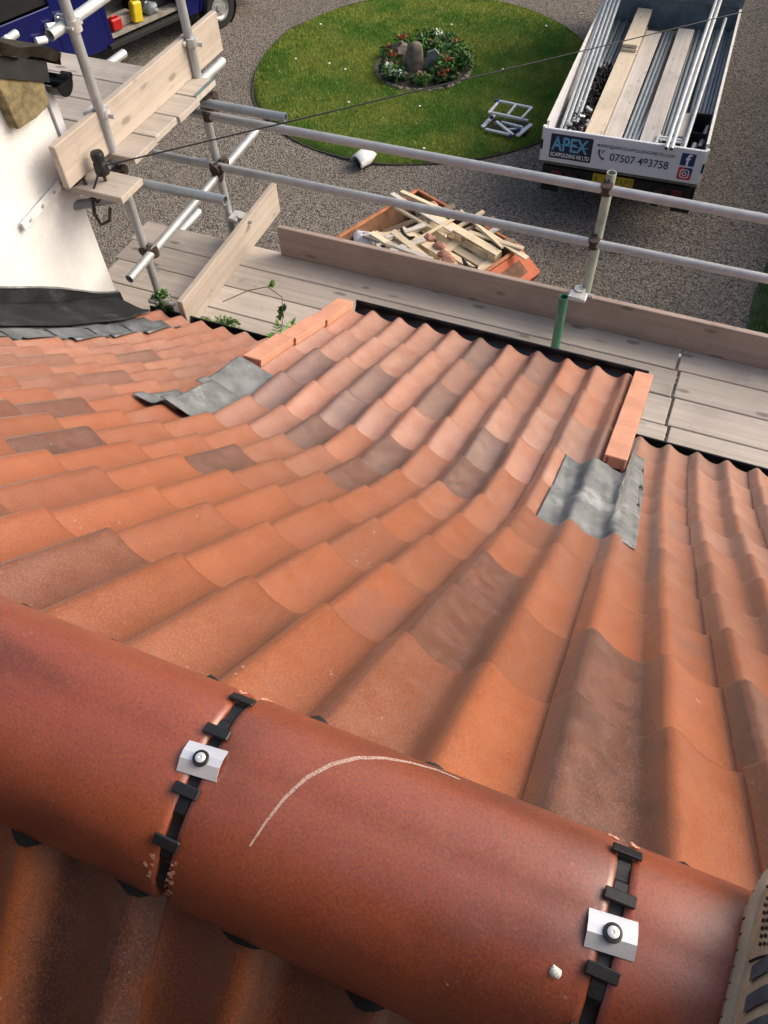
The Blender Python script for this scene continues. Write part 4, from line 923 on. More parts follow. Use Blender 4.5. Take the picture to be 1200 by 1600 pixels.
patch(.10, .635, zc+.055, zc+.375, 'ink', -.0245, tb, 'logo_panel')
text('APEX', .125, zc+.165, .255, 'cyan', .735, extr=.005); text('SCAFFOLDING NE LTD', .118, zc+.082, .073, 'white_ink', .665, extr=.0015)
patch(.16, .58, zc+.235, zc+.247, 'cyan', -.0275, tb, 'logo_bar', .003)
patch(.690, .722, zc+.300, zc+.322, 'inkgrey', -.0255, tb, 'envelope', .002)
text('INFO@APEXSCAFFOLDINGNELTD.COM', .728, zc+.292, .056, 'inkgrey', .905); text('07507 493758', .865, zc+.135, .140, 'inkgrey', .90, extr=.0015)
m = MB(); m.path([(.730, -.026, zc+.255), (.722, -.026, zc+.225), (.735, -.026, zc+.180), (.770, -.026, zc+.145), (.800, -.026, zc+.140)], [.016, .012, .009, .012, .016], 8); m.build('phone_icon', M['inkgrey'], tb, 40)
for (x_, z_) in ((.770, .245), (.792, .245), (.770, .222)): patch(x_-.009, x_+.009, zc+z_-.009, zc+z_+.009, 'inkgrey', -.0255, tb, 'phone_icon_dot', .008)
patch(1.715, 1.885, zc+.215, zc+.375, 'fbblue', -.0245, tb, 'blue_icon', .008); text('f', 1.775, zc+.222, .205, 'white_ink', 1.0, extr=.004)
patch(1.715, 1.885, zc+.035, zc+.195, 'igpink', -.0245, tb, 'pink_icon', .02); patch(1.790, 1.885, zc+.115, zc+.195, 'fbblue', -.0250, tb, 'icon_corner', .02)
def ring(cx, cz, r, w_, mat, y, sq=False):
    m = MB(); n_ = 28; vs = []
    for i in range(n_):
        t = 2*math.pi*i/n_
        if sq: k_ = (abs(math.cos(t))**5+abs(math.sin(t))**5)**(-.2)
        else: k_ = 1
        vs += [(cx+r*k_*math.cos(t), y, cz+r*k_*math.sin(t)), (cx+(r-w_)*k_*math.cos(t), y, cz+(r-w_)*k_*math.sin(t))]
    m.add(vs, [(2*i, 2*i+1, (2*i+3) % (2*n_), (2*i+2) % (2*n_)) for i in range(n_)]); m.build('icon_ring', M[mat], tb)
ring(1.80, zc+.115, .055, .011, 'white_ink', -.0265, True); ring(1.80, zc+.115, .028, .010, 'white_ink', -.0265)
text('2 UPT', .985, .633, .095, 'ink', .95, npl, .0045); text('E', .725, .633, .095, 'ink', .95, npl, .0045)
ORD = ['leftmost', 'second from left', 'third from left', 'fourth from left', 'fifth from left', 'sixth from left', 'seventh from left', 'eighth from left', 'rightmost']
# ------------------------------------------------------------------ the truck's load (each thing its own object)
TM_ = Matrix.Translation((-2.153, 9.945, -6.7)) @ Matrix.Rotation(TA, 4, 'Z')
def tw(p): return TM_ @ Vector(p)
def ltube(p0, p1, mat, label, group):
    a_, b_ = tw(p0), tw(p1); e = MB().tube(a_-a_, b_-a_, .0255, 12, .82).build('scaffold_tube', M[mat], None, 40, label=label, cat='tube', group=group); e.location = a_; return e
for i in range(4): ltube((.135+i*.056, .10+.02*i, FZ+.06+.02*(i % 2)), (.06+i*.058, TLN+1.2, FZ+.80+.02*(i % 2)), 'galv_blue' if i % 2 else 'galv', f'{ORD[i]} of the four long tubes sloping up in the truck', 'four sloping tubes at the left of the truck')
for i in range(9): ltube((.10+i*.054, 2.35+random.uniform(-.05, .02), FZ+.05+.028*(i % 2)), (.10+i*.054, TLN-.05, FZ+.05+.028*(i % 2)), 'galv_blue', f'{ORD[i]} tube of the row behind the black fittings in the truck', 'tubes stacked left front in the truck')
for i in range(3): ltube((.945+i*.055, .12, FZ+.09), (1.0+i*.055, TLN-.3, FZ+.09), 'galv_blue', f'{ORD[i]} of the three tubes lying between the middle boards on the truck', 'three tubes between the truck boards')
ltube((1.075, .10, FZ+.10), (1.20, 1.9, FZ+.10), 'galv', 'short tube lying slanted beside the middle boards on the truck', 'loose tubes in the truck')
for i in range(5): ltube((1.40+i*.050, .7+.05*i, FZ+.05+.025*(i % 2)), (1.42+i*.054, TLN-.08, FZ+.05+.025*(i % 2)), 'galv_blue', f'{ORD[i]} tube of the row right of the widest board on the truck', 'tubes stacked right of the boards')
for i in range(6): ltube((1.685+i*.050, 1.22, FZ+.10+.025*(i % 2)), (1.69+i*.050, TLN-.10, FZ+.10+.025*(i % 2)), 'galv_blue', f'{ORD[i]} tube of the row along the right side of the truck', 'tubes stacked along the right side')
for i in range(2): ltube((1.515+i*.062, -.16, SZ+.055), (1.62+i*.060, TLN+.3, SZ+.26), 'galv_light', ['left', 'right'][i]+' long pale tube of the pair resting over the tailboard', 'two pale tubes over the tailboard')
ltube((1.71, .06, FZ+.26), (1.80, TLN-.2, FZ+.33), 'galv_light', 'single pale tube standing just right of the pair over the tailboard', 'loose tubes in the truck')
def lboard(x0, x1, y0, y1, z, mat, label, rz=0.0):
    c_ = tw(((x0+x1)/2, (y0+y1)/2, z)); e = empty('truck_board', c_, (0, 0, TA+rz), label=label, cat='board', group='boards on the truck')
    MB().box((0, 0, 0), (x1-x0, y1-y0, .04), None, .004).build('plank', M[mat], e); return e
lboard(.475, .70, .04, 3.78, FZ+.19, 'tboard_y', 'yellowish long board left of the two pale boards on the truck', -.012); lboard(.50, .715, .06, 3.7, FZ+.145, 'tboard', 'board hidden under the yellowish board on the truck', -.01)
lboard(.715, .94, .04, 3.55, FZ+.16, 'tboard', 'pale long board in the middle of the truck load', -.012); lboard(1.165, 1.395, .04, 3.75, FZ+.16, 'tboard', 'widest pale board right of the tubes on the truck', -.008)
lboard(.50, .72, 2.72, 3.95, FZ+.235, 'tboard_y', 'short board, lower of the pair at the front of the truck', -.012); lboard(.505, .72, 2.74, 3.97, FZ+.285, 'tboard_y', 'short board, upper of the pair at the front of the truck', -.012)
lboard(1.60, 1.70, .62, 1.22, FZ+.20, 'tboard', 'small offcut board in front of the right hand tubes', -.01)
lboard(1.0, 1.16, .1, 3.9, FZ+.05, 'oldwood', 'brown board lying low between the truck boards', .0)
# heap of scaffold fittings
g = np.random.default_rng(9); mm = MB()
for i in range(620):
    x, y = g.uniform(.17, .50), g.uniform(.12, 2.36); z = FZ+.03+.15*g.random()*(1-((x-.33)/.25)**2)+.03
    r_ = g.uniform(.014, .030); R3 = Euler(g.uniform(0, 6.28, 3)).to_matrix(); mm.m = TM_
    if i % 3: mm.box((x, y, z), (r_*2, r_*1.3, r_*.8), R3)
    else:
        d = R3 @ Vector((1, 0, 0)); mm.tube(Vector((x, y, z))-d*r_, Vector((x, y, z))+d*r_, r_*.75, 7, .6)
mm.build('fittings_heap', M['chassis'], None, label='heap of black scaffold fittings in the left of the truck', cat='fittings', kind='stuff')
for i in range(16):
    x, y = g.uniform(.20, .48), g.uniform(.2, 2.0); p_ = tw((x, y, FZ+.19)); d = Vector((g.normal(), g.normal(), .3)).normalized()
    o = MB().tube(-d*.045, d*.045, .022, 9, .7).build('tube_coupler', M['clip'], None, 40, label='bright galvanised coupler lying on the heap of black fittings', cat='coupler', group='bright couplers on the heap'); o.location = p_
# black crate on the right with two sleeves
cr = empty('black_crate', tw((1.83, .62, FZ+.02)), (0, 0, TA), label='open black crate in the right rear corner of the truck', cat='crate')
for (c_, d) in (((0, 0, .01), (.25, 1.05, .02)), ((-.12, 0, .12), (.012, 1.05, .22)), ((.12, 0, .12), (.012, 1.05, .22)), ((0, -.52, .12), (.25, .012, .22)), ((0, .52, .13), (.25, .03, .26)), ((0, .1, .12), (.25, .012, .2))): MB().box(c_, d).build('panel', M['chassis'], cr)
for i, (x, y, L) in enumerate(((1.80, .30, .28), (1.90, .55, .5))):
    o = MB().tube((0, 0, 0), (.02, L, .02), .034, 12, .8).build('steel_sleeve', M['clip'], None, 40, label=['short steel sleeve lying in the black crate', 'longer steel sleeve lying in the black crate by the side board'][i], cat='sleeve', group='steel sleeves in the crate'); o.location = tw((x, y, FZ+.14))
# small white ladder frame
lf = empty('white_ladder_frame', tw((1.52, .30, FZ+.20)), (0, 0, TA-.05), label='small white ladder frame lying behind the tailboard', cat='ladder')
for (c_, d) in (((-.16, 0, 0), (.03, .62, .03)), ((.15, .03, .0), (.03, .66, .03)), ((0, .26, 0), (.32, .03, .03)), ((0, .08, 0), (.32, .03, .03)), ((0, -.06, 0), (.32, .03, .03)), ((0, -.2, 0), (.32, .03, .03)), ((.0, .17, .02), (.30, .02, .02))): MB().box(c_, d, None, .003).build('rail' if d[1] > .3 else 'rung', M['whitepaint'], lf)

# ------------------------------------------------------------------ the skip
c0 = Vector((-3.333, 8.536)); c1 = Vector((-3.818, 7.326)); c2 = Vector((-1.80, 7.87))
ax = (c2-c0).normalized(); ay = Vector((ax.y, -ax.x)); ang = math.atan2(ax.y, ax.x)
SKL = (c2-c0).length; SKW = 1.32; SK_Z = -5.75
sk = empty('rubbish_skip', (c0.x, c0.y, -6.7), (0, 0, ang), label='orange steel skip full of broken pallets behind the toe board', cat='skip')
hz = SK_Z+6.7
# local x along the skip, -y towards the house
def quad(mm, a_, b_, c_, d_, t=.0): mm.add([a_, b_, c_, d_], [(0, 1, 2, 3)])
in0, in1 = .32, SKL-.10
walls = {'far_side': [(0, 0, hz), (SKL, 0, hz), (SKL-.05, -.16, .10), (in0, -.16, .10)], 'near_side': [(0, -SKW, hz), (SKL, -SKW, hz), (SKL-.05, -SKW+.16, .10), (in0, -SKW+.16, .10)], 'left_end': [(0, 0, hz), (0, -SKW, hz), (in0, -SKW+.16, .10), (in0, -.16, .10)],
         'right_end': [(SKL, 0, hz), (SKL, -SKW, hz), (SKL-.05, -SKW+.16, .10), (SKL-.05, -.16, .10)], 'floor': [(in0, -.16, .10), (SKL-.05, -.16, .10), (SKL-.05, -SKW+.16, .10), (in0, -SKW+.16, .10)]}
for nme, q in walls.items():
    m = MB(); m.add(q, [(0, 1, 2, 3)]); o = m.build(nme, M['skipin'], sk); s_ = o.modifiers.new('t', 'SOLIDIFY'); s_.thickness = .012; s_.offset = 0
for (c_, d) in (((SKL/2, .0, hz), (SKL+.04, .04, .03)), ((SKL/2, -SKW, hz), (SKL+.04, .04, .03)), ((0, -SKW/2, hz), (.045, SKW, .03)), ((SKL, -SKW/2, hz), (.045, SKW, .03))): MB().box(c_, d, None, .006).build('rim', M['rim'], sk)
# sloping outer apron at the right end with a recessed pocket
m = MB(); zA, zB = hz-.02, hz-.20; xA, xB = SKL+.02, SKL+.30
m.add([(xA, 0, zA), (xA, -SKW, zA), (xB, -SKW-.02, zB), (xB, .02, zB)], [(3, 2, 1, 0)]); m.add([(xB, .02, zB), (xB, -SKW-.02, zB), (SKL, -SKW+.1, .12), (SKL, -.1, .12)], [(3, 2, 1, 0)])
m.add([(xA, 0, zA), (xB, .02, zB), (SKL, -.1, .12)], [(0, 1, 2)]); m.add([(xA, -SKW, zA), (xB, -SKW-.02, zB), (SKL, -SKW+.1, .12)], [(2, 1, 0)]); m.build('end_apron', M['orange'], sk)
def ap(u, v_, o_=.0): return (xA+(xB-xA)*u+o_*.5, -SKW*v_, zA+(zB-zA)*u+o_)
m = MB(); m.add([ap(.25, .10, .004), ap(.25, .42, .004), ap(.75, .42, .004), ap(.75, .10, .004)], [(0, 1, 2, 3)]); m.build('pocket', M['skipin'], sk)
m = MB(); m.add([ap(.2, .52, .004), ap(.2, .62, .004), ap(.55, .60, .004), ap(.55, .50, .004)], [(0, 1, 2, 3)]); m.build('sticker', M['whitepaint'], sk)
for y_ in (.02, -SKW-.02):
    for x_ in (.45, SKL-.45): MB().tube((x_, y_-.05, hz-.22), (x_, y_+.05, hz-.22), .035, 10).build('lifting_lug', M['orange'], sk)
SM_ = Matrix.Translation((c0.x, c0.y, -6.7)) @ Matrix.Rotation(ang, 4, 'Z')
def sw(p): return SM_ @ Vector(p)
def pallet(c_, rot, label):
    e = empty('pallet', sw(c_), (rot[0], rot[1], ang+rot[2]), label=label, cat='pallet', group='broken pallets in the skip')
    for j in range(7): MB().box((0, -.42+j*.14, .062), (1.12, .098, .02), None, .002).build('slat', M['pine'], e)
    for x_ in (-.51, 0, .51):
        MB().box((x_, 0, .042), (.10, .96, .018)).build('stringer', M['pine_y'], e)
        for y_ in (-.43, 0, .43): MB().box((x_, y_, -.01), (.10, .13, .084), None, .003).build('block', M['pine_y'], e)
        
    for y_ in (-.43, 0, .43): MB().box((0, y_, -.062), (1.12, .10, .018), None, .002).build('base_slat', M['pine'], e)
    return e
pallet((1.02, -.72, hz-.05), (math.pi+.06, .05, .03), 'new pine pallet lying upside down across the skip'); pallet((1.10, -.66, hz-.22), (.05, -.06, -.06), 'lower pine pallet under the upside down one in the skip')
tim = [((.35, -.35, hz-.10), (.95, .09, .05), (.05, -.28, .95), 'oldwood', 'dark old timber leaning left of the pallet in the skip'), ((.28, -.55, hz-.12), (.85, .07, .04), (.0, -.25, 1.05), 'oldwood', 'second dark timber leaning beside the first in the skip'),
       ((.28, -.95, hz-.13), (.62, .10, .03), (.1, -.1, .75), 'pine', 'short pale plank at the left end of the skip'), ((.20, -.86, hz-.12), (.55, .05, .05), (.1, -.1, .85), 'pine', 'short pale batten at the left end of the skip'),
       ((1.05, -.10, hz+.03), (.5, .05, .03), (.0, -.2, 1.15), 'oldwood', 'thin brown batten sticking over the far rim of the skip'), ((1.25, -.08, hz+.02), (.42, .06, .03), (.1, -.25, 1.3), 'tboard', 'grey offcut sticking over the far rim of the skip'),
       ((.92, -.08, hz+.03), (.45, .05, .03), (0, -.2, 1.35), 'pine', 'pale offcut sticking over the far rim of the skip'), ((1.45, -.12, hz+.0), (.35, .07, .03), (.2, -.1, .9), 'oldwood', 'short brown offcut near the right end of the skip'),
       ((.62, -.14, hz+.02), (.4, .06, .04), (.1, -.2, .5), 'oldwood', 'brown block of timber at the far corner of the skip'), ((.48, -.72, hz-.16), (.8, .10, .02), (0, .05, .3), 'pine', 'loose slat below the pallet in the skip')]
for (c_, d, r_, mt, lb) in tim:
    o = MB().box((0, 0, 0), d, None, .003).build('timber', M[mt], None, label=lb, cat='timber', group='loose timber in the skip'); o.location = sw(c_); o.rotation_euler = (r_[0], r_[1], r_[2]+ang)
for i in range(16):
    x_, y_ = random.uniform(.35, SKL-.15), random.uniform(-1.1, -.1); L_ = random.uniform(.45, 1.0)
    o = MB().box((0, 0, 0), (L_, random.uniform(.03, .085), random.uniform(.015, .04)), None, .002).build('batten', M[random.choice(['pine', 'pine', 'pine', 'tboard'])], None, label='thin broken batten in the tangle of timber in the skip', cat='timber', group='broken battens in the skip')
    o.location = sw((x_, y_, hz+random.uniform(-.02, .09))); o.rotation_euler = (random.uniform(-.15, .15), random.uniform(-.10, .10), ang+random.gauss(0, .16)+random.choice([0, 0, 0, 1.2]))
def lump(name, c_, r_, mat, label, cat, seed, group=None):
    g_ = np.random.default_rng(seed); m = MB(); n_, k_ = 12, 8
    vs = []
    for j in range(k_+1):
        ph = math.pi*j/k_
        for i in range(n_):
            t = 2*math.pi*i/n_; q = 1+g_.uniform(-.22, .22); vs.append((r_[0]*q*math.sin(ph)*math.cos(t), r_[1]*q*math.sin(ph)*math.sin(t), r_[2]*q*math.cos(ph)))
    m.add(vs, [(j*n_+i, (j+1)*n_+i, (j+1)*n_+(i+1) % n_, j*n_+(i+1) % n_) for j in range(k_) for i in range(n_)])
    o = m.build(name, M[mat], None, 40, label=label, cat=cat, group=group); o.location = c_; return o
lump('rubbish_bag', sw((.16, -1.05, hz-.10)), (.16, .13, .10), 'bag', 'crumpled white bag at the left end of the skip', 'bag', 1); lump('rubbish_bag', sw((.42, -1.0, hz-.16)), (.10, .10, .07), 'bluebag', 'small blue bag under the pale plank in the skip', 'bag', 2)
lump('rubbish_bag', sw((.22, -.14, hz-.12)), (.10, .08, .10), 'bag', 'white sheet rag near the far corner of the skip', 'rag', 3); lump('rubbish_bag', sw((.36, -.10, hz-.02)), (.07, .07, .05), 'petal_pink', 'pinkish scrap at the far corner of the skip', 'scrap', 4)
for i, (x_, y_) in enumerate(((1.02, -.66), (1.16, -.74), (1.26, -.78), (.82, -.64))):
    o = lump('brick_piece', sw((x_, y_, hz+.04)), (.075, .055, .04), 'brick', ['piece of brick lying left on the pallet', 'piece of brick in the middle of the pallet', 'piece of brick lying right on the pallet', 'small brick scrap by the black strap on the pallet'][i], 'brick', 10+i, 'brick pieces on the pallet')
for i, (x_, y_) in enumerate(((.62, -.78), (1.52, -.70))):
    m = MB(); m.path([(-.12, 0, .03), (-.06, -.02, .0), (0, -.03, -.005), (.06, -.02, .0), (.11, .01, .03)], [.02, .024, .024, .022, .012], 8); o = m.build('bent_gutter_piece', M['black'], None, 40, label=['black bent gutter piece on the left of the pallet', 'black bent gutter piece on the right of the pallet'][i], cat='gutter piece', group='black bits on the pallet'); o.location = sw((x_, y_, hz+.05)); o.rotation_euler = (0, 0, ang-.1)

# ------------------------------------------------------------------ blue van, top left
vdir = Vector((.346, .938)); vang = math.atan2(vdir.y, vdir.x)      # local x along the side towards the right-hand wheel; local +y away from the house
vn = empty('blue_van', (-9.23, 13.67, -6.7), (0, 0, vang), label='dark blue van with its side door open, partly behind the scaffold', cat='van')
def vbox(c_, d, mat, name, bev=.0, parent=None): return MB().box(c_, d, None, bev).build(name, M[mat], parent or vn)
# side faces local -y ; body spans y 0..1.9
vbox((.05, .02, .95), (1.6, .04, 1.15), 'vanblue', 'front_panel', .01); vbox((.05, .05, 1.9), (1.6, .06, .8), 'vanblue', 'front_upper_panel', .01)
vbox((-2.72, .02, .98), (.86, .04, 1.06), 'vanblue', 'rear_panel', .01); vbox((-1.55, .04, 2.2), (1.6, .05, .22), 'vanblue', 'door_header')
vbox((-4.15, .02, .90), (2.0, .04, .90), 'vanblue', 'cab_door', .01); vbox((-4.15, .06, 1.70), (2.0, .02, .65), 'black', 'cab_window'); vbox((-2.72, .06, 1.80), (.86, .02, .6), 'black', 'rear_window')
vbox((-1.53, -.01, .46), (1.62, .10, .08), 'chassis', 'sill', .01); vbox((-1.53, .75, .56), (1.66, 1.4, .05), 'dustwood', 'load_floor')
vbox((-1.53, 1.85, 1.4), (6.0, .05, 1.9), 'vandark', 'far_side'); vbox((-1.53, .95, 2.33), (6.4, 1.9, .05), 'vanblue', 'van_roof', .01); vbox((-2.34, .95, 1.4), (.04, 1.8, 1.8), 'vandark', 'bulkhead'); vbox((-.72, .95, 1.4), (.04, 1.8, 1.8), 'vandark', 'rear_bulkhead')
vbox((-1.95, .30, .66), (.70, .25, .14), 'dustwood', 'shelf', .01); vbox((-1.1, .5, .75), (.7, .5, .3), 'vandark', 'tool_box', .01); vbox((-2.26, .02, 1.0), (.07, .05, 1.1), 'vanblue', 'pillar'); vbox((-.76, .02, 1.0), (.07, .05, 1.1), 'vanblue', 'pillar')
vbox((-1.53, .95, .40), (5.6, 1.6, .12), 'chassis', 'underbody'); vbox((-5.3, .95, 1.0), (.3, 1.9, 1.0), 'vanblue', 'bonnet_end', .05)
wheel(vn, (.02, .02, .33), .33, .22, (0, -1, 0)); wheel(vn, (-4.5, .06, .33), .33, .22, (0, -1, 0))
MB().lathe([(.41, -.03), (.41, .03)], 26, cap=False).build('wheel_arch', M['chassis'], vn).matrix_local = Matrix.Translation((.02, .0, .34)) @ Matrix.Rotation(math.pi/2, 4, 'X')
VM_ = Matrix.Translation((-9.23, 13.67, -6.7)) @ Matrix.Rotation(vang, 4, 'Z')
def vw(p): return VM_ @ Vector(p)
yj = empty('yellow_can', vw((-1.62, .12, .58)), (0, .15, vang), label='yellow plastic can standing in the open van door', cat='can')
MB().box((0, 0, .17), (.19, .14, .32), None, .025).build('body', M['yellow'], yj); MB().tube((.05, 0, .33), (.05, 0, .39), .025, 10).build('spout', M['yellow'], yj); MB().path([(-.08, 0, .33), (-.07, 0, .38), (0, 0, .39), (.03, 0, .34)], .014, 7).build('handle', M['yellow'], yj, 40)
y2 = empty('yellow_bottle', vw((-1.38, .45, .62)), (0, 0, vang), label='small yellow bottle behind the yellow can in the van', cat='bottle'); MB().lathe([(.05, 0), (.055, .02), (.055, .15), (.02, .2), (.02, .24)], 14).build('body', M['yellow'], y2, 40)
rj = empty('red_can', vw((-2.02, .16, .60)), (0, 0, vang), label='red plastic can on the van floor left of the yellow can', cat='can'); MB().box((0, 0, .09), (.20, .16, .18), None, .02).build('body', M['red'], rj); MB().box((0, 0, .20), (.10, .03, .03), None, .008).build('handle', M['red'], rj)
lump('grey_sack', vw((-1.25, .25, .66)), (.16, .14, .10), 'galv_blue', 'grey sack in the open van door right of the cans', 'sack', 31)
for i, (x_, z_) in enumerate(((-3.25, 1.10), (-3.05, 1.16), (-3.5, .98))):
    o = MB().tube((-.09, 0, 0), (.09, 0, .02), .055, 12, .5).build('paper_roll', M['whitepaint'], None, 40, label=['white roll of paper in the van window, middle one', 'white roll of paper in the van window nearest the door', 'white roll of paper lowest at the picture edge'][i], cat='paper roll', group='white rolls in the van'); o.location = vw((x_, -.07, z_)); o.rotation_euler = (0, .3, vang)
# white hooked strap above the dormer eaves
m = MB(); pts = [(0, 0, 0), (0, 0, .06), (0, .006, .078), (0, .018, .084), (0, .030, .078), (0, .033, .062), (0, .026, .05)]
vs = [(x_, p_[1], p_[2]) for p_ in pts for x_ in (-.012, .012)]; m.add(vs, [(2*i, 2*i+1, 2*i+3, 2*i+2) for i in range(6)]); o = m.build('hooked_strap', M['whiteplastic'], None, label='white hooked strap standing up behind the mossy dormer edge', cat='strap'); o.location = (-3.30, 3.06, -1.78); o.rotation_euler = (0, 0, -1.2)
s_ = o.modifiers.new('t', 'SOLIDIFY'); s_.thickness = .003

# ------------------------------------------------------------------ flower bed on the lawn
BC = Vector((-5.02, 13.17, -6.58)); BR = .76
m = MB(); m.lathe([(BR, .0), (BR*.95, .035), (BR*.5, .07), (.001, .085)], 40, BC); m.build('flower_bed', M['soil'], None, 60, label='round bed of dark soil in the middle of the lawn', cat='flower bed')
for i in range(44):
    t = 2*math.pi*i/44+random.uniform(-.03, .03); sd_ = lump('edging_stone', BC+Vector((math.cos(t)*(BR+.03), math.sin(t)*(BR+.03), .0)), (.055+random.uniform(-.01, .02), .04, .032), 'stone', 'pale stone in the ring edging the flower bed', 'stone', 100+i, 'stones edging the flower bed'); sd_.rotation_euler = (0, 0, t+1.57)
so_ = MB(); n_ = 14; vs = []
g_ = np.random.default_rng(5)
for j, (r_, z_) in enumerate(((.16, -.05), (.155, .12), (.145, .27), (.125, .38), (.08, .43), (.02, .44))):
    for i in range(n_): t = 2*math.pi*i/n_; q = 1+g_.uniform(-.12, .12); vs.append((r_*q*math.cos(t)+.03*j*.4, r_*.8*q*math.sin(t), z_))
so_.add(vs, [(j*n_+i, j*n_+(i+1) % n_, (j+1)*n_+(i+1) % n_, (j+1)*n_+i) for j in range(5) for i in range(n_)]+[tuple(5*n_+i for i in range(n_))]); o = so_.build('standing_stone', M['boulder'], None, 45, label='upright rough brown stone in the middle of the flower bed', cat='stone'); o.location = BC+Vector((-.10, -.22, .03))
o = lump('boulder', BC+Vector((-.42, .05, .12)), (.17, .15, .17), 'boulder', 'low rounded boulder left of the standing stone', 'boulder', 41)
m = MB(); m.prism([(-.08, 0, 0), (.08, 0, 0), (.10, .02, .28), (.02, .02, .34), (-.09, .02, .26)], (0, .035, 0)); o = m.build('slate_piece', M['slate'], None, label='grey slate leaning right of the standing stone', cat='slate'); o.location = BC+Vector((.17, -.20, .08)); o.rotation_euler = (.2, .25, .3)
fl = [('petal_red', 7), ('petal_white', 5), ('petal_pink', 4), (None, 16)]; kx = 0
spots = []
g_ = np.random.default_rng(12)
while len(spots) < 44:
    t, r_ = g_.uniform(0, 6.28), BR*math.sqrt(g_.uniform(.03, .86)); x_, y_ = r_*math.cos(t), r_*math.sin(t)
    if (x_+.10)**2+(y_+.22)**2 < .06: continue
    spots.append((x_, y_))
for i, (x_, y_) in enumerate(spots):
    left, right, far, near = x_ < -.38, x_ > .40, y_ > .35, y_ < -.35
    col_ = 'petal_red' if (left and i % 3 != 0) or (right and i % 2) else ('petal_white' if (far and i % 2 == 0) or (-.42 < x_ < -.2 and near) else ('petal_pink' if i % 7 == 0 else None))
    h_ = .09+.08*g_.random() if not (far or (x_ > 0 and not near)) else .13+.12*g_.random()
    nm = {'petal_red': 'red flowered', 'petal_white': 'white flowered', 'petal_pink': 'pink flowered', None: 'green leafy'}[col_]
    wh = 'left' if x_ < -.27 else ('right' if x_ > .27 else 'middle'); wd_ = 'back' if y_ > .2 else ('front' if y_ < -.2 else 'centre')
    e = empty('bed_plant', BC+Vector((x_, y_, .05)), label=f'{nm} plant at the {wd_} {wh} of the flower bed', cat='plant', group=f'{nm} plants {wd_} {wh} of the bed')
    link('foliage', leaf_mesh('foliage', leaf_cloud((0, 0, h_*.5), (.16, .16, h_*.7), 210, .038, 50+i, .15), M['leaf_dark'] if near and i % 2 else (M['leaf_pale'] if i % 3 == 0 else M['leaf'])), e)
    if col_: link('flowers', leaf_mesh('flowers', leaf_cloud((0, 0, h_), (.10, .10, .04), 34, .026, 90+i, .1), M[col_]), e)
# dandelions / daisies on the lawn
for i in range(10):
    t, r_ = random.uniform(0, 6.28), LR*random.uniform(.4, .93); x_, y_ = LC.x+r_*math.cos(t), LC.y+r_*math.sin(t)
    o = MB().lathe([(.006, 0), (.022, .01), (.015, .018)], 7).build('daisy', M['petal_white'], None, label='single white daisy head in the lawn', cat='daisy', group='daisies in the lawn'); o.location = (x_, y_, lawn_z(r_)+.03)
# folded step ladder lying on the lawn
la = empty('folded_ladder', (-3.13, 11.72, -6.63), (0, 0, .12), label='folded aluminium step ladder with blue caps lying on the lawn', cat='ladder')
def bar(p0, p1, w_, h_, mat, name, parent):
    p0, p1 = Vector(p0), Vector(p1); d = (p1-p0); L = d.length; d.normalize(); u_ = Vector((0, 0, 1)).cross(d).normalized(); z_ = d.cross(u_)
    return MB().box((p0+p1)/2, (L, w_, h_), Matrix(((d.x, u_.x, z_.x), (d.y, u_.y, z_.y), (d.z, u_.z, z_.z))), .004).build(name, M[mat], parent)
for (p0, p1, w_, nme) in (((-.26, .12, .22), (.24, .02, .22), .035, 'rail'), ((-.20, .44, .24), (.32, .34, .24), .035, 'rail'), ((-.30, .13, .20), (-.21, .46, .22), .04, 'rung'), ((.0, .08, .23), (.07, .40, .24), .035, 'rung'), ((.22, .03, .23), (.32, .35, .24), .035, 'rung'),
                          ((-.36, -.02, .05), (-.24, .28, .10), .06, 'rung'), ((-.30, -.08, .06), (.10, -.16, .06), .045, 'rail'), ((-.16, .03, .14), (.14, -.14, .05), .045, 'brace'), ((.20, -.16, .05), (.36, .16, .08), .07, 'rung'), ((-.2, .3, .10), (.3, .22, .10), .04, 'rail'), ((-.10, .14, .08), (.25, .05, .08), .04, 'rail'), ((.02, -.02, .06), (.30, .06, .06), .03, 'brace')): bar(p0, p1, w_, .03, 'alu_ladder', nme, la)
for c_ in ((-.24, .46, .23), (.10, -.17, .05), (-.25, .12, .15), (.20, -.05, .10)): MB().box(c_, (.06, .06, .05), None, .01).build('end_cap', M['bluecap'], la)
MB().box((.02, .12, .02), (.62, .36, .02)).build('platform', M['chassis'], la)
# white hooded lamp at the lawn edge
wl = empty('hooded_lamp', (-4.85, 10.30, -6.7), (0, 0, -.5), label='white hooded ground lamp at the near edge of the lawn', cat='lamp')
m = MB(); n_ = 16; vs = []
for j, (y_, r_, dz) in enumerate(((-.16, .085, .0), (-.15, .10, .0), (.0, .11, .02), (.12, .06, .02), (.20, .01, .0))):
    for i in range(n_+1): t = math.pi*(-.12+1.24*i/n_); vs.append((r_*1.25*math.cos(t), y_, .10+dz+r_*math.sin(t)))
m.add(vs, [(j*(n_+1)+i, j*(n_+1)+i+1, (j+1)*(n_+1)+i+1, (j+1)*(n_+1)+i) for j in range(4) for i in range(n_)]); o = m.build('hood', M['whitepaint'], wl, 50); s_ = o.modifiers.new('t', 'SOLIDIFY'); s_.thickness = .008
m = MB(); m.lathe([(.075, -.1), (.085, .0), (.06, .02)], 18); o = m.build('lens', M['black'], wl, 40); o.location = (0, -.12, .10); o.rotation_euler = (math.pi/2, 0, 0); MB().box((0, 0, .02), (.14, .16, .04)).build('base', M['chassis'], wl)

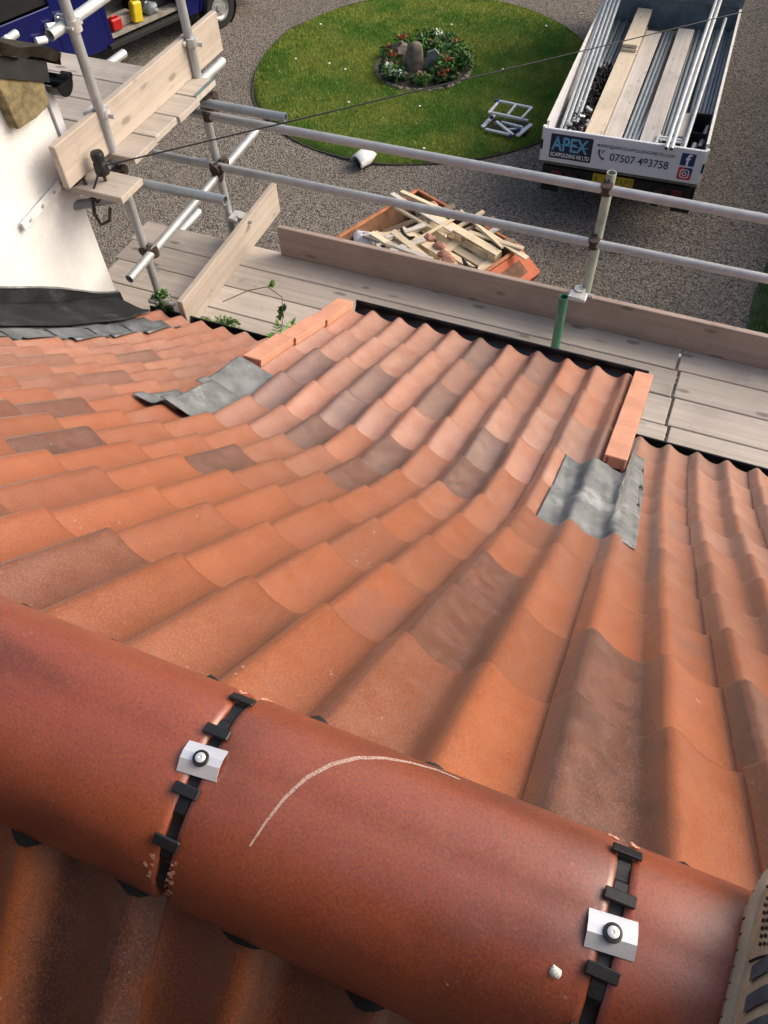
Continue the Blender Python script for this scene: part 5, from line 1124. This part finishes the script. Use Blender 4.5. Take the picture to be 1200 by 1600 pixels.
# ------------------------------------------------------------------ the person behind the camera; only a shoe and the trouser hem reach into the picture
pe = empty('person', (.36, .10, -.88), label='person in navy work clothes and a beige trainer planted on the ridge', cat='person')
PO = Vector((.36, .10, -.88))
sk_v = [(.10, -.66, -.78), (.08, -.62, -.50), (.05, -.52, -.22), (.02, -.40, .00), (.01, -.31, .10), (.0, -.24, .17), (.0, -.20, .27),
        (.26, -.60, -.78), (.46, -.22, -.46), (.275, .045, -.74), (-.08, -.62, -.78), (-.66, -.40, -.55), (-.72, -.62, -1.40),
        (.24, -.42, -.05), (.34, -.34, -.30), (.08, -.16, -.10), (-.20, -.42, -.05), (-.30, -.34, -.30), (-.05, -.16, -.10)]
sk_e = [(0, 1), (1, 2), (2, 3), (3, 4), (4, 5), (5, 6), (0, 7), (7, 8), (8, 9), (0, 10), (10, 11), (11, 12), (3, 13), (13, 14), (14, 15), (3, 16), (16, 17), (17, 18)]
sk_r = [.22, .22, .25, .23, .08, .10, .09, .13, .09, .055, .13, .095, .055, .11, .075, .035, .11, .075, .035]
me = bpy.data.meshes.new('body'); me.from_pydata([Vector(q)-PO for q in sk_v], sk_e, []); me.materials.append(M['trouser']); bo = link('body', me, pe)
bo.modifiers.new('skin', 'SKIN'); 
for i, v_ in enumerate(me.skin_vertices[0].data if me.skin_vertices else []): v_.radius = (sk_r[i], sk_r[i]); v_.use_root = (i == 0)
if not me.skin_vertices:
    import bmesh
    bm = bmesh.new(); bm.from_mesh(me); ly = bm.verts.layers.skin.verify()
    for i, v_ in enumerate(bm.verts): v_[ly].radius = (sk_r[i], sk_r[i]); v_[ly].use_root = (i == 0)
    bm.to_mesh(me); bm.free()
sb = bo.modifiers.new('sub', 'SUBSURF'); sb.levels = 2; sb.render_levels = 2
# shoe: local x along the foot (toe +), built from cross-sections, then turned to lie on the ridge
sh = empty('shoe'); sh.parent = pe
sh.location = Vector((.272, .180, -.868))-PO; sh.rotation_euler = (math.radians(0), math.radians(3), math.radians(80))
SEC = [(-.135, .028, .075, .02), (-.12, .036, .095, .0), (-.07, .038, .105, 0), (-.02, .040, .098, 0), (.03, .044, .082, 0), (.08, .050, .064, 0), (.115, .046, .052, 0), (.145, .030, .040, .004), (.158, .010, .025, .01)]
def shoe_pt(si, t):
    x, hw_, hh_, zz = SEC[si]; a_ = math.pi*t; return (x, hw_*math.copysign(abs(math.cos(a_))**.7, math.cos(a_)), zz+.012+(hh_-.012)*math.sin(a_)**.75)
m = MB(); m.grid(lambda u, v_: shoe_pt(round(v_*8), u), 25, 9, True); m.build('upper', M['shoe'], sh, 60).modifiers.new('s', 'SUBSURF').levels = 1
m = MB()
vs = []
for (ex, z_) in ((.0, -.012), (.004, -.006), (.005, .010), (.001, .018)):
    for si in range(9):
        x, hw_, hh_, zz = SEC[si]; vs.append((x+(ex if si > 4 else -ex), hw_+ex, z_))
    for si in range(8, -1, -1):
        x, hw_, hh_, zz = SEC[si]; vs.append((x+(ex if si > 4 else -ex), -hw_-ex, z_))
m.add(vs, [(j*18+i, j*18+(i+1) % 18, (j+1)*18+(i+1) % 18, (j+1)*18+i) for j in range(3) for i in range(18)]+[tuple(range(18))[::-1], tuple(range(54, 72))]); m.build('sole', M['sole'], sh, 40)
for i in range(18):
    x = -.125+i*.015; hw_ = float(np.interp(x, [q[0] for q in SEC], [q[1] for q in SEC])); MB().box((x, hw_+.0040, .001), (.0016, .0022, .006)).build('tread_notch', M['stitch'], sh)
def upper_at(x, t, off):
    xs = [q[0] for q in SEC]; hw_ = float(np.interp(x, xs, [q[1] for q in SEC])); hh_ = float(np.interp(x, xs, [q[2] for q in SEC])); zz = float(np.interp(x, xs, [q[3] for q in SEC])); a_ = math.pi*t
    return Vector((x, (hw_+off)*math.copysign(abs(math.cos(a_))**.7, math.cos(a_)), zz+.012+(hh_-.012+off)*math.sin(a_)**.75))
for x0 in (.005, -.022, -.049):
    m = MB(); m.grid(lambda u, v_, x0=x0: upper_at(x0+.004*0+v_*.015+u*.022, .09+u*.30, .0022), 10, 3, True); m.build('stripe', M['stripe'], sh, 60)
for x0 in (.026, .10): m = MB(); m.path([upper_at(x0+.01*u, .05+u*.5, .001) for u in [i/12 for i in range(13)]], .0011, 5); m.build('seam', M['stitch'], sh)
for i in range(7):
    for j in range(9): p_ = upper_at(.04+.0075*i, .12+.035*j, .0008); MB().box(p_, (.003, .0022, .0022)).build('mesh_hole', M['stitch'], sh)
m = MB(); n_ = 20; vs = []
for j, (z_, r_, ox) in enumerate(((.060, .060, -.092), (.10, .064, -.10), (.2, .07, -.12), (.28, .072, -.14))):
    for i in range(n_): t = 2*math.pi*i/n_; vs.append((ox+r_*1.15*math.cos(t)*(1+.04*math.sin(5*t+j)), r_*math.sin(t), z_+.006*math.sin(3*t+j)))
m.add(vs, [(j*n_+i, j*n_+(i+1) % n_, (j+1)*n_+(i+1) % n_, (j+1)*n_+i) for j in range(3) for i in range(n_)]); m.build('trouser_hem', M['trouser'], sh, 60)

# ------------------------------------------------------------------ lift everything so that the gravel lies at z = 0
for o in bpy.data.objects:
    if o.parent is None and o not in (cam, so): o.location.z += H
